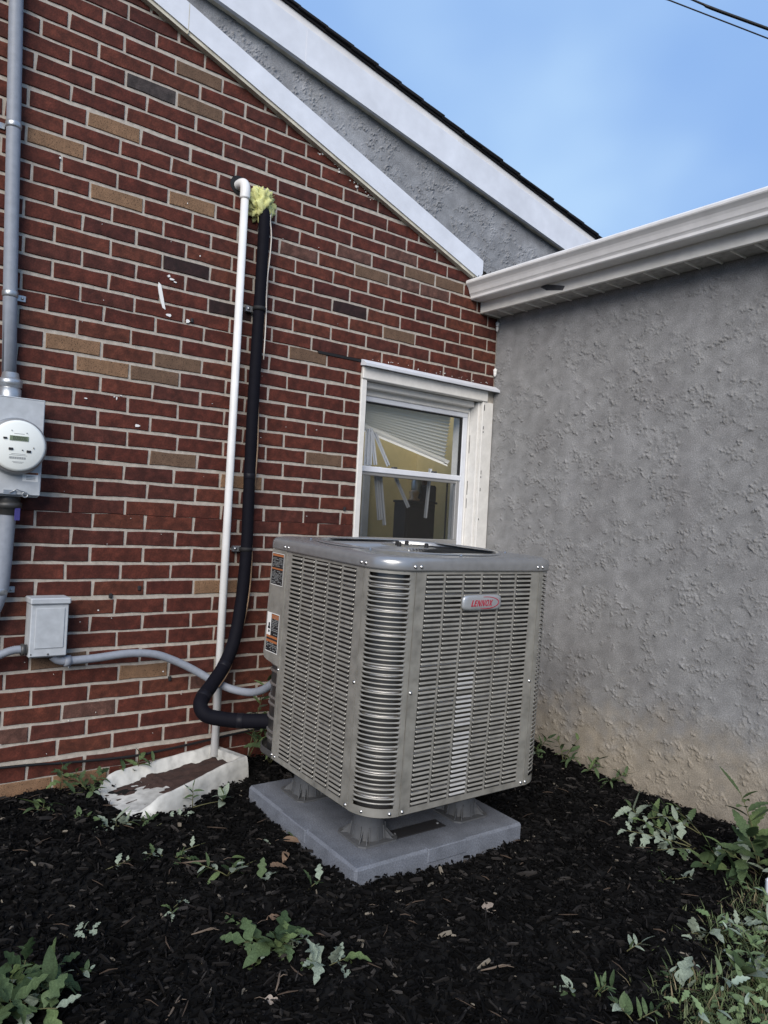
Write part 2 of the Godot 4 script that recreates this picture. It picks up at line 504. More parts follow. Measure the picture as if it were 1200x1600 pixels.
func build_brick_house() -> void:
	house = thing("brick_house", "dark red brick house wall with pale mortar, white sloping trim and a small white window", "house", Vector3(-1.5, 0, 0))
	var off := {-15: 0.016, -14: 0.029, -13: 0.009, -12: 0.016, -11: 0.02, -10: 0.005, -9: 0.029, -8: -0.011, -7: 0.014, -6: -0.012, -5: 0.01, -4: 0.014, -3: -0.003, -2: -0.006, 0: -0.001, 1: 0.0, 3: -0.012, 4: -0.006, 5: -0.013, 6: -0.003, 7: -0.011, 8: -0.003, 9: -0.012, 10: 0.002, 11: -0.009, 12: -0.004, 13: -0.009, 14: 0.009, 15: -0.01, 16: 0.017, 17: -0.012, 18: 0.004, 19: 0.005, 20: -0.01, 21: 0.002, 22: 0.005, 24: 0.02, 25: 0.011, 26: 0.02, 27: 0.012, 28: 0.011, 29: 0.011}
	var yoff := {14: -0.008, 13: -0.005, 12: -0.004, 3: 0.005, 4: 0.004, 15: 0.003, 16: 0.004, 17: 0.005, 18: 0.004, 19: 0.005, 22: 0.004, 29: -0.008, -9: 0.005, -11: 0.005, -12: 0.004, -10: 0.004, -13: 0.003, -14: 0.005}
	var special := {}
	for q in [[-11, 2, "g"], [-13, 4, "o"], [-11, 4, "o"], [-8, 1, "t"], [-6, -1, "t"], [-4, 1, "t"], [-5, 4, "t"], [5, 0, "t"], [6, 1, "t"], [5, 4, "o"], [6, 3, "o"], [-1, 4, "d"], [1, 6, "d"], [11, 4, "o"], [12, 7, "t"], [19, 6, "t"], [24, 3, "t"], [23, 0, "o"], [26, 1, "p"], [27, -2, "p"], [-4, 9, "p"], [-5, 12, "p"], [-4, 13, "o"], [-6, 15, "p"], [-5, 16, "o"], [-4, 15, "p"], [-5, 18, "o"], [-4, 17, "p"], [-1, 12, "d"], [3, 10, "o"], [10, 11, "o"], [0, 15, "o"], [25, 6, "p"], [30, -1, "t"], [30, 1, "t"]]:
		special[Vector2i(q[0], q[1])] = q[2]
	# the mortar bed behind the bricks, with the window opening left out; its face lies 4 mm back
	var s := S()
	var zb := -0.0045
	var strips := [[-4.0, -0.895, -0.3], [-0.895, -0.06, 1.862], [-0.06, 0.02, -0.3]]
	for q in strips:
		var n := 12 if q[0] < -3 else 3
		for i in n:
			var x0: float = lerpf(q[0], q[1], float(i) / n)
			var x1: float = lerpf(q[0], q[1], float(i + 1) / n)
			prism(s, PackedVector2Array([Vector2(x0, q[2]), Vector2(x1, q[2]), Vector2(x1, rake_low(x1) + 0.02), Vector2(x0, rake_low(x0) + 0.02)]), -0.2, zb)
	prism(s, v2([-0.895, -0.3, -0.06, -0.3, -0.06, 0.985, -0.895, 0.985]), -0.2, zb)
	var wall := put("brick_wall", fin(s), M.mortar, house)
	wall.position = Vector3(1.5, 0, 0)
	# the bricks, collected first so that the 300 that show largest become parts
	var eye := Vector3(-2.9697, 1.1419, 2.9362)
	var cands: Array = []
	for c in range(-24, 33):
		var par := (absi(c) + 1) % 2
		var u := -48 + par
		while u < 24:
			var x0: float = (u - 22.7) * BW + off.get(c, 0.0) + 0.0053
			var x1: float = (u + 2 - 22.7) * BW + off.get(c, 0.0) - 0.0053
			var y: float = 2.05 - c * CH + yoff.get(c, 0.0)
			var key := Vector2i(c, u)
			u += 2
			if x0 > -0.012: continue
			x1 = minf(x1, -0.004)
			if y - 0.03 > rake_low(x0) + 0.01: continue
			if y > 0.98 and y < 1.875:
				if x0 > -0.895: continue
				if x1 > -0.902: x1 = -0.902
			if x1 - x0 < 0.02: continue
			var cut: bool = y + 0.03 > rake_low(x1)
			var mid := Vector3((x0 + x1) * 0.5, y, 0)
			var d := mid - eye
			var inside: bool = x1 > -2.52 and y > 0.03 and y < 3.1
			var size: float = (x1 - x0) * eye.z / pow(d.length(), 3.0) * (1.0 if inside else 0.0)
			if mid.x > -1.35 and mid.y < 0.97: size *= 0.02
			cands.append({"c": mid, "len": x1 - x0, "key": key, "cut": cut, "size": size})
	cands.sort_custom(func(a, b): return a.size > b.size)
	var cache := {}
	var rest := {}
	for i in cands.size():
		var q: Dictionary = cands[i]
		var kind: String = special.get(q.key, "red%d" % [0, 0, 1, 1, 2, 3, 3, 4, 5, 0][rng.randi() % 10])
		var variant := rng.randi() % 6
		var length: float = snappedf(q.len, 0.004)
		var mesh: ArrayMesh
		if q.cut:
			mesh = brick_mesh(q.len, i, true, q.c.x, q.c.y)
			if mesh == null: continue
		else:
			var ck := "%.3f/%d" % [length, variant]
			if not cache.has(ck): cache[ck] = brick_mesh(q.len, variant)
			mesh = cache[ck]
		if i < 300:
			put("brick", mesh, M[kind], wall).position = q.c
		else:
			if not rest.has(kind): rest[kind] = S()
			rest[kind].append_from(mesh, 0, Transform3D(Basis.IDENTITY, q.c))
	for kind in rest:
		tag(put("bricks", rest[kind].commit(), M[kind], wall), "", "", "", "stuff")
	# paint splatter and small flecks on the bricks
	s = S()
	var smear := v2([-1.912, 2.028, -1.902, 2.020, -1.893, 1.985, -1.884, 1.948, -1.878, 1.925, -1.890, 1.930, -1.900, 1.955, -1.909, 1.985, -1.914, 2.010])
	prism(s, smear, 0.0, 0.0035)
	for q in [[-1.866, 1.906, 0.012], [-1.857, 2.052, 0.010], [-1.872, 2.062, 0.008], [-1.845, 2.044, 0.006], [-1.783, 1.899, 0.013], [-2.05, 1.545, 0.008], [-2.035, 1.558, 0.006], [-2.06, 1.55, 0.005], [-2.165, 1.53, 0.009], [-1.965, 1.45, 0.011]]:
		fleck(s, q[0], q[1], q[2] * (1.0 if q[0] > -2.0 else 0.6))
	for i in 55:
		var x := rng.randf_range(-2.4, -0.95)
		var y := rng.randf_range(0.2, 2.4)
		fleck(s, x, y, 0.0012 + 0.0035 * pow(rng.randf(), 3.0))
	for i in 24:
		fleck(s, rng.randf_range(-0.88, -0.05), 1.903 + 0.012 * rng.randf(), 0.0010 + 0.0022 * rng.randf())
		if i > 22: continue
		var xt := -0.98 + 0.16 * rng.randfn()
		fleck(s, xt, rake_low(xt) - 0.014 * absf(rng.randfn()), 0.0015 + 0.007 * pow(rng.randf(), 2.5))
	var sp := put("paint_splatter", fin(s), M.sticker, house)
	tag(sp, "", "", "", "stuff")
	sp.position = Vector3(1.5, 0, 0)
	# lintel end, wall plugs
	box_part("steel_lintel", Vector3(0.348, 1.879, -0.02), Vector3(0.603, 1.892, 0.004), 0.001, M.black, house)
	for q in [[-1.773, 0.439], [-0.958, 1.173], [-2.03, 0.782], [-1.92, 0.81], [-1.765, 1.905]]:
		box_part("wall_plug", Vector3(q[0] + 1.5 - 0.006, q[1] - 0.009, -0.01), Vector3(q[0] + 1.5 + 0.006, q[1] + 0.009, 0.006), 0.002, M.ink, house)
	# white trim along the top of the bricks, cream lower lip
	s = S()
	var ex := -0.165
	prism(s, v2([-4.0, rake_low(-4.0) + 0.016, ex, rake_low(ex) + 0.016, ex, rake_top(ex), -4.0, rake_top(-4.0)]), -0.01, 0.032)
	var trim := put("rake_trim", fin(s), M.white, house)
	trim.position = Vector3(1.5, 0, 0)
	s = S()
	prism(s, v2([-4.0, rake_low(-4.0), ex, rake_low(ex), ex, rake_low(ex) + 0.0155, -4.0, rake_low(-4.0) + 0.0155]), -0.01, 0.026)
	prism(s, v2([-1.862, rake_top(-1.862) - 0.122, -1.859, rake_top(-1.859) - 0.122, -1.859, rake_top(-1.859) - 0.002, -1.862, rake_top(-1.862) - 0.002]), 0.0, 0.0325)
	put("trim_lip", fin(s), M.cream, trim)
	# stucco wedge between the trim and the upper fascia
	var wedge_in := func(x: float, y: float) -> bool: return y > rake_top(x) - 0.03 and y < fascia_low(x) + 0.05 and x < 0.75
	var tint := func(x: float, y: float, n: float) -> Color:
		var c := Color(0.38, 0.39, 0.41)
		c = c.lerp(Color(0.50, 0.52, 0.55), smoothstep(0.0, 0.5, n) * 0.7)
		var st := absf(x + 1.245 - 0.02 * sin(y * 30)) - 0.02
		if y > rake_top(x): c = c.lerp(Color(0.44, 0.45, 0.46), 0.5 * (1.0 - smoothstep(0.0, 0.03, st)))
		return c
	var wm := stucco_sheet(Vector3(-3.2, 2.2, 0.002), Vector3.RIGHT, Vector3.UP, Vector3.BACK, 3.95, 1.3, 0.0040, 33, 26000, wedge_in, tint)
	put("stucco_gable", wm, M.stucco, house).position = Vector3(1.5, 0, 0)
	s = S()
	prism(s, v2([-4.0, rake_top(-4.0) - 0.06, 0.75, rake_top(0.75) - 0.06, 0.75, fascia_low(0.75) + 0.1, -4.0, fascia_low(-4.0) + 0.1]), -0.2, -0.012)
	put("gable_backing", fin(s), M.stucco_plain, house).position = Vector3(1.5, 0, 0)
	# upper fascia, its soffit, drip edge and the roof with shingles
	s = S()
	prism(s, v2([-4.0, fascia_low(-4.0), 1.4, fascia_low(1.4), 1.4, fascia_low(1.4) + 0.155, -4.0, fascia_low(-4.0) + 0.155]), 0.03, 0.05)
	prism(s, v2([-1.33, fascia_low(-1.33) - 0.004, 1.4, fascia_low(1.4) - 0.004, 1.4, fascia_low(1.4) + 0.150, -1.33, fascia_low(-1.33) + 0.150]), 0.0505, 0.0522)
	var fas := put("rake_fascia", fin(s), M.white, house)
	fas.position = Vector3(1.5, 0, 0)
	s = S()
	prism(s, v2([-4.0, fascia_low(-4.0) + 0.155, 1.4, fascia_low(1.4) + 0.155, 1.4, fascia_low(1.4) + 0.191, -4.0, fascia_low(-4.0) + 0.191]), 0.02, 0.045)
	put("drip_edge", fin(s), M.gutter, fas)
	s = S()
	prism(s, v2([-4.0, fascia_low(-4.0) + 0.004, 1.4, fascia_low(1.4) + 0.004, 1.4, fascia_low(1.4) + 0.018, -4.0, fascia_low(-4.0) + 0.018]), -0.02, 0.0295)
	put("rake_soffit", fin(s), M.cream, fas)
	s = S()
	prism(s, v2([-2.9, fascia_low(-2.9) + 0.192, 1.4, fascia_low(1.4) + 0.192, 1.4, fascia_low(1.4) + 0.204, -2.9, fascia_low(-2.9) + 0.204]), -0.95, 0.055)  # roof cut short behind so sky light reaches the room
	var roof := put("roof", fin(s), M.shingle, house)
	roof.position = Vector3(1.5, 0, 0)
	for i in 30:
		var x := -2.8 + i * 0.142
		var y := fascia_low(x) + 0.2045
		var b := Basis(Vector3(0, 0, 1), -atan(0.1965) + 0.035)
		var w := S()
		box(w, Vector3(-0.15, 0.0, -0.5), Vector3(0.15, 0.009, 0.066 + rng.randf_range(-0.004, 0.006)), 0.001)
		var sh := put("shingle", fin(w), M.shingle, roof)
		sh.transform = Transform3D(b, Vector3(x, y, 0))

func fleck(s: SurfaceTool, x: float, y: float, r: float) -> void:
	var p := PackedVector2Array()
	var k := rng.randf_range(0.5, 1.8)
	for i in 6:
		var a := TAU * i / 6.0
		var q := r * rng.randf_range(0.5, 1.0)
		p.append(Vector2(x + cos(a) * q * k, y + sin(a) * q / k))
	prism(s, p, -0.004, 0.0034)

# a sheet of skip-trowelled stucco: real relief, built from many torn trowel strokes
func stucco_sheet(o: Vector3, U: Vector3, V: Vector3, N: Vector3, lu: float, lv: float, cell: float, sd: int, strokes: int, inside: Callable, tint: Callable) -> ArrayMesh:
	var nu := int(lu / cell) + 1
	var nv := int(lv / cell) + 1
	var h := PackedFloat32Array()
	h.resize(nu * nv)
	var r := RandomNumberGenerator.new()
	r.seed = sd
	var n := FastNoiseLite.new()
	n.seed = sd
	n.frequency = 7.0
	n.fractal_octaves = 3
	var dens := FastNoiseLite.new()
	dens.seed = sd + 9
	dens.frequency = 4.2
	var rag := FastNoiseLite.new()
	rag.seed = sd + 4
	rag.frequency = 48.0
	rag.fractal_octaves = 3
	for j in nv:
		for i in nu:
			h[j * nu + i] = 0.0005 * n.get_noise_2d(i * cell, j * cell)
	for k in strokes + strokes / 14:
		var cu := r.randf() * lu
		var cv := r.randf() * lv
		if dens.get_noise_2d(cu, cv) < r.randf_range(-0.35, 0.5): continue
		var crumb := r.randf() < 0.48
		var len := r.randf_range(0.0035, 0.0085) if crumb else lerpf(0.010, 0.042, pow(r.randf(), 1.7))
		var back := len * r.randf_range(0.7, 1.2) if crumb else r.randf_range(0.008, 0.018)
		var hi := r.randf_range(0.0026, 0.0058) if crumb else r.randf_range(0.0042, 0.0100)
		var wob := 0.004 if crumb else 0.016
		if k >= strokes:
			len = r.randf_range(0.03, 0.075)
			back = r.randf_range(0.04, 0.10)
			hi = r.randf_range(0.0018, 0.0042)
			wob = 0.020
		var ang := (PI * 1.5 + r.randfn(0.0, 0.6)) if r.randf() < 0.85 else r.randf() * TAU
		var bend := r.randf_range(-11.0, 11.0)
		var dirv := Vector2(cos(ang), sin(ang))
		var side := Vector2(-dirv.y, dirv.x)
		var rad := int((len + back) / cell) + 2
		var ci := int(cu / cell)
		var cj := int(cv / cell)
		for j in range(maxi(cj - rad, 0), mini(cj + rad + 1, nv)):
			for i in range(maxi(ci - rad, 0), mini(ci + rad + 1, nu)):
				var p := Vector2(i * cell - cu, j * cell - cv)
				var t := p.dot(side) / len
				if absf(t) >= 1.0: continue
				var f := p.dot(dirv) + bend * t * t * len * len + wob * rag.get_noise_2d(i * cell, j * cell)
				if f > 0.0 or f < -back: continue
				var taper := 1.0 - t * t
				var a := hi * taper * pow(1.0 + f / back, 2.6)
				var id := j * nu + i
				h[id] = maxf(h[id], a + 0.3 * h[id])
	var vert := PackedVector3Array()
	var nor := PackedVector3Array()
	var colr := PackedColorArray()
	var idx := PackedInt32Array()
	var remap := PackedInt32Array()
	remap.resize(nu * nv)
	remap.fill(-1)
	for j in nv:
		for i in nu:
			var u := i * cell
			var v := j * cell
			var p := o + U * u + V * v
			var px: float = p.x if absf(U.x) > 0.5 else p.z
			if not inside.call(px, p.y): continue
			var hh := h[j * nu + i]
			var du := (h[j * nu + mini(i + 1, nu - 1)] - h[j * nu + maxi(i - 1, 0)]) / (2.0 * cell)
			var dv := (h[mini(j + 1, nv - 1) * nu + i] - h[maxi(j - 1, 0) * nu + i]) / (2.0 * cell)
			remap[j * nu + i] = vert.size()
			vert.append(p + N * hh)
			nor.append((N - U * du - V * dv).normalized())
			colr.append(tint.call(px, p.y, n.get_noise_2d(u * 0.35 + 7.0, v * 0.35)))
	for j in nv - 1:
		for i in nu - 1:
			var a := remap[j * nu + i]
			var b := remap[j * nu + i + 1]
			var c := remap[(j + 1) * nu + i + 1]
			var d := remap[(j + 1) * nu + i]
			if a < 0 or b < 0 or c < 0 or d < 0: continue
			if U.cross(V).dot(N) > 0: idx.append_array([a, c, b, a, d, c])
			else: idx.append_array([a, b, c, a, c, d])
	var arr := []
	arr.resize(Mesh.ARRAY_MAX)
	arr[Mesh.ARRAY_VERTEX] = vert
	arr[Mesh.ARRAY_NORMAL] = nor
	arr[Mesh.ARRAY_COLOR] = colr
	arr[Mesh.ARRAY_INDEX] = idx
	var m := ArrayMesh.new()
	m.add_surface_from_arrays(Mesh.PRIMITIVE_TRIANGLES, arr)
	return m

# ---------------------------------------------------------------- window (a part of the house)
func build_window() -> void:
	var at := Vector3(1.5, 0, 0)
	var s := S()
	# outer casing: left strip, right strip, header with its cap, sill
	box(s, Vector3(-0.900, 0.985, -0.10), Vector3(-0.868, 1.803, 0.006), 0.003)
	box(s, Vector3(-0.087, 0.985, -0.012), Vector3(-0.006, 1.803, 0.008), 0.003)
	box(s, Vector3(-0.900, 1.8035, -0.035), Vector3(-0.056, 1.862, 0.014), 0.003)
	var win := put("window", fin(s), M.old_white, house)
	win.position = at
	s = S()
	prism(s, v2([-0.0, 1.866, 0.045, 1.860, 0.047, 1.872, 0.012, 1.893, -0.0, 1.893]), 0.0, 0.915)
	var cap := put("window_cap", fin(s), M.white, win)
	cap.transform = Transform3D(Basis(Vector3(0, 0, 1), Vector3(0, 1, 0), Vector3(-1, 0, 0)), Vector3(0.006, 0, 0))
	s = S()
	# deep right jamb in steps, inner head, left jamb (hidden)
	box(s, Vector3(-0.100, 0.99, -0.075), Vector3(-0.055, 1.80, -0.0125), 0.003)
	box(s, Vector3(-0.108, 0.99, -0.13), Vector3(-0.055, 1.80, -0.0755), 0.003)
	box(s, Vector3(-0.867, 1.772, -0.075), Vector3(-0.1085, 1.803, -0.0355), 0.003)
	box(s, Vector3(-0.867, 1.742, -0.13), Vector3(-0.1085, 1.8025, -0.0755), 0.003)
	box(s, Vector3(-0.900, 0.985, -0.2), Vector3(-0.855, 1.80, -0.1005), 0.003)
	box(s, Vector3(-0.108, 0.985, -0.2), Vector3(-0.06, 1.80, -0.1305), 0.003)
	box(s, Vector3(-0.855, 1.742, -0.2), Vector3(-0.1085, 1.86, -0.1305), 0.003)
	put("jamb", fin(s), M.old_white, win)
	s = S()
	for i in 9:
		var y := rng.randf_range(1.1, 1.77)
		var w := rng.randf_range(0.003, 0.007)
		box(s, Vector3(-0.0745 - w * 0.5, y, 0.0), Vector3(-0.0745 + w * 0.3, y + rng.randf_range(0.006, 0.03), 0.0088), 0.0)
	for i in 6:
		var y := rng.randf_range(1.05, 1.7)
		box(s, Vector3(-0.1006, y, -0.07), Vector3(-0.09, y + rng.randf_range(0.02, 0.08), -0.066), 0.0)
	tag(put("paint_chips", fin(s), M.slate, win), "", "", "", "stuff")
	# window sill and stool
	box_part("sill", Vector3(-0.905, 0.955, -0.2), Vector3(-0.045, 0.9845, 0.04), 0.004, M.old_white, win)
	# storm frame: rails and stiles
	s = S()
	var z0 := -0.10
	var z1 := -0.082
	box(s, Vector3(-0.855, 1.716, z0), Vector3(-0.1085, 1.7415, z1), 0.003)
	box(s, Vector3(-0.142, 1.012, z0), Vector3(-0.1085, 1.7155, z1), 0.003)
	box(s, Vector3(-0.855, 1.012, z0), Vector3(-0.823, 1.7155, z1), 0.003)
	put("storm_frame", fin(s), M.white, win)
	box_part("meeting_rail", Vector3(-0.8225, 1.366, z0 - 0.008), Vector3(-0.1425, 1.394, z1 + 0.003), 0.003, M.white, win)
	s = S()
	box(s, Vector3(-0.8225, 1.012, z0), Vector3(-0.1425, 1.041, z1 - 0.002), 0.003)
	box(s, Vector3(-0.8225, 1.0412, z0 - 0.012), Vector3(-0.81, 1.3655, z1 - 0.004), 0.002)
	box(s, Vector3(-0.168, 1.0412, z0 - 0.012), Vector3(-0.1425, 1.3655, z1 - 0.004), 0.002)
	box(s, Vector3(-0.8095, 1.350, z0 - 0.012), Vector3(-0.1685, 1.3655, z1 - 0.004), 0.002)
	put("lower_sash", fin(s), M.aluminium, win)
	s = S()
	box(s, Vector3(-0.8225, 1.708, z0), Vector3(-0.155, 1.7155, z1 - 0.005), 0.001)
	box(s, Vector3(-0.1545, 1.3945, z0), Vector3(-0.1425, 1.7155, z1 - 0.005), 0.001)
	box(s, Vector3(-0.20, 1.0415, z0 - 0.03), Vector3(-0.194, 1.35, z0 - 0.02), 0.001)
	put("gasket", fin(s), M.black, win)
	for x in [-0.60, -0.33]:
		box_part("latch", Vector3(x - 0.014, 1.3942, z0), Vector3(x + 0.014, 1.404, z1 + 0.002), 0.002, M.dark_metal, win)
	box_part("pane", Vector3(-0.822, 1.3945, z0 + 0.004), Vector3(-0.155, 1.7078, z0 + 0.008), 0.0, M.glass, win)
	box_part("pane", Vector3(-0.8095, 1.0415, z0 + 0.003), Vector3(-0.1685, 1.3498, z0 + 0.007), 0.0, M.glass, win)
	s = S()
	quad(s, Vector3(-0.8095, 1.0415, z0 - 0.006), Vector3(-0.1685, 1.0415, z0 - 0.006), Vector3(-0.1685, 1.3498, z0 - 0.006), Vector3(-0.8095, 1.3498, z0 - 0.006), Vector3.BACK)
	put("insect_screen", fin(s), M.screen, win)

func build_room() -> void:
	# the room behind the window: walls with thickness, ceiling and floor, unseen openings added to let sky light in
	var room := Node3D.new()
	room.name = "room"
	house.add_child(room)
	room.position = Vector3(1.5, 0, 0)
	var s := S()
	var x0 := -2.4
	var x1 := 1.55
	var zb := -2.5
	box(s, Vector3(x1, -0.2, zb - 0.15), Vector3(x1 + 0.15, 2.7, -0.2005), 0.0)
	# back wall with a wide opening on its left, added to light the room
	box(s, Vector3(-0.4, -0.2, zb - 0.15), Vector3(x1 - 0.001, 2.7, zb), 0.0)
	box(s, Vector3(x0, 2.35, zb - 0.15), Vector3(-0.401, 2.7, zb), 0.0)
	box(s, Vector3(x0, -0.2, zb - 0.15), Vector3(-0.401, 0.15, zb), 0.0)
	box(s, Vector3(x0 - 0.15, 2.35, zb), Vector3(x0, 2.7, -0.2005), 0.0)
	box(s, Vector3(x0 - 0.15, -0.2, zb), Vector3(x0, 0.15, -0.2005), 0.0)
	box(s, Vector3(x0 - 0.15, -0.2, zb - 0.15), Vector3(x0 - 0.001, 2.7, zb - 0.001), 0.0)
	put("yellow_wall", fin(s), M.yellow_wall, room)
	s = S()
	box(s, Vector3(x0, -0.2, -0.214), Vector3(-0.9, 2.7, -0.2005), 0.0)
	box(s, Vector3(-0.899, 1.805, -0.214), Vector3(-0.06, 2.7, -0.2005), 0.0)
	box(s, Vector3(-0.899, -0.2, -0.214), Vector3(-0.06, 0.98, -0.2005), 0.0)
	box(s, Vector3(-0.059, -0.2, -0.214), Vector3(x1 - 0.001, 2.7, -0.2005), 0.0)
	put("inner_wall", fin(s), M.yellow_wall, room)
	box_part("ceiling", Vector3(x0 - 0.15, 2.701, -0.95), Vector3(x1 + 0.15, 2.75, -0.2005), 0.0, M.room_white, room)  # stops short, leaving the back open so sky light falls in
	box_part("room_floor", Vector3(x0, -0.25, zb), Vector3(x1 - 0.001, -0.201, -0.2145), 0.0, M.floor, room)
	s = S()
	box(s, Vector3(0.93, -0.2, -2.497), Vector3(1.0, 2.1, -2.47), 0.003)
	put("door_frame", fin(s), M.white, room)
	# broken venetian blind
	var b := thing("window_blind", "broken white venetian blind fanned out behind the upper window pane", "blind", Vector3(-0.46, 1.73, -0.16))
	box_part("headrail", Vector3(-0.36, 0.0, -0.02), Vector3(0.33, 0.03, 0.02), 0.003, M.blind, b)
	for i in 14:
		var t := float(i) / 13.0
		var yl := lerpf(1.715, 1.600, minf(1.0, t * 1.15)) - 1.73
		var yr := lerpf(1.722, 1.468, pow(t, 1.05)) - 1.73
		slat(b, Vector3(-0.345, yl, 0.010 - 0.0010 * i), Vector3(0.295 - 0.02 * t, yr, -0.0008 * i), 0.023, 0.62)
	slat(b, Vector3(-0.34, -0.128, 0.016), Vector3(0.285, -0.270, 0.012), 0.034, 1.25)
	slat(b, Vector3(-0.335, -0.142, 0.022), Vector3(0.250, -0.268, 0.016), 0.024, 1.25)
	for q in [[-0.744, 1.59, -0.75, 1.405], [-0.728, 1.59, -0.725, 1.405], [-0.722, 1.575, -0.690, 1.408], [-0.705, 1.57, -0.606, 1.410], [-0.690, 1.40, -0.648, 1.128], [-0.676, 1.40, -0.636, 1.13], [-0.66, 1.40, -0.612, 1.102], [-0.585, 1.40, -0.457, 1.202], [-0.317, 1.42, -0.337, 1.152]]:
		slat(b, Vector3(q[0] + 0.46, q[1] - 1.73, 0.024 + 0.004 * rng.randf()), Vector3(q[2] + 0.46, q[3] - 1.73, 0.028), 0.020, 1.25, M.blind_shaded)
	# cabinet and the things on it, scaled out along the sight line to their distance
	var c := thing("cabinet", "dark brown cabinet standing in the yellow room behind the window", "cabinet", Vector3(0.458, -0.2, -1.175))
	box_part("carcass", Vector3(-0.138, 0.0, -0.07), Vector3(0.138, 1.455, 0.06), 0.004, M.brown, c)
	box_part("cabinet_top", Vector3(-0.146, 1.4555, -0.076), Vector3(0.146, 1.472, 0.075), 0.004, M.brown, c)
	box_part("door_panel", Vector3(-0.125, 0.05, 0.0605), Vector3(0.125, 1.43, 0.070), 0.004, M.brown, c)
	s = S(true)
	lathe(s, [Vector2(0.0, 0.0), Vector2(0.042, 0.0), Vector2(0.042, 0.012), Vector2(0.026, 0.02), Vector2(0.04, 0.06), Vector2(0.02, 0.075), Vector2(0.0, 0.076)], 20)
	var j := thing("brass_base", "small brass ornament on the cabinet behind the window", "ornament", Vector3(0.43, 1.2725, -1.16))
	put("body", fin(s), M.copper, j)
	s = S(true)
	lathe(s, [Vector2(0.0, 0.0), Vector2(0.036, 0.0), Vector2(0.038, 0.004), Vector2(0.038, 0.07), Vector2(0.034, 0.10), Vector2(0.02, 0.115), Vector2(0.0, 0.118)], 20)
	var jar := thing("metal_jar", "shiny metal jar with dark band above the brass ornament", "jar", Vector3(0.485, 1.2725, -1.205))
	put("body", fin(s), M.chrome, jar).position.y = 0.06
	box_part("stand", Vector3(-0.034, 0.0, -0.034), Vector3(0.034, 0.0598, 0.034), 0.003, M.black, jar)
	var bb := thing("black_box", "small black box on the cabinet beside the metal jar", "box", Vector3(0.555, 1.2725, -1.165))
	box_part("case", Vector3(-0.045, 0.0, -0.05), Vector3(0.045, 0.11, 0.05), 0.005, M.ink, bb)
	box_part("lid", Vector3(-0.04, 0.1102, -0.045), Vector3(0.04, 0.118, 0.045), 0.003, M.black, bb)
	var w := thing("wooden_post", "reddish wooden post standing behind the cabinet in the room", "post", Vector3(0.845, -0.2, -1.55))
	box_part("shaft", Vector3(-0.04, 0.0, -0.04), Vector3(0.03, 1.66, 0.04), 0.004, M.wood, w)
	box_part("foot", Vector3(-0.06, 0.0, -0.06), Vector3(0.06, 0.08, -0.0405), 0.004, M.wood, w)

func slat(parent: Node3D, a: Vector3, b: Vector3, w: float, tilt: float, m: Material = null) -> void:
	var d := (b - a)
	var x := d.normalized()
	var z := Vector3(0, 0, 1)
	var y := z.cross(x).normalized()
	var s := S(true)
	var n := 4
	var L := d.length()
	for i in n:
		var u0 := -0.5 + float(i) / n
		var u1 := -0.5 + float(i + 1) / n
		var p := func(u: float, l: float) -> Vector3: return Vector3(l, sin(tilt) * u * w + 0.004 * (1.0 - 4.0 * u * u) * cos(tilt), cos(tilt) * u * w + -0.004 * (1.0 - 4.0 * u * u) * sin(tilt))
		quad(s, p.call(u0, 0.0), p.call(u0, L), p.call(u1, L), p.call(u1, 0.0), Vector3(0, 1, 0.2))
	var o := put("slat", fin(s), m if m else M.blind, parent)
	o.transform = Transform3D(Basis(x, y, z), a)

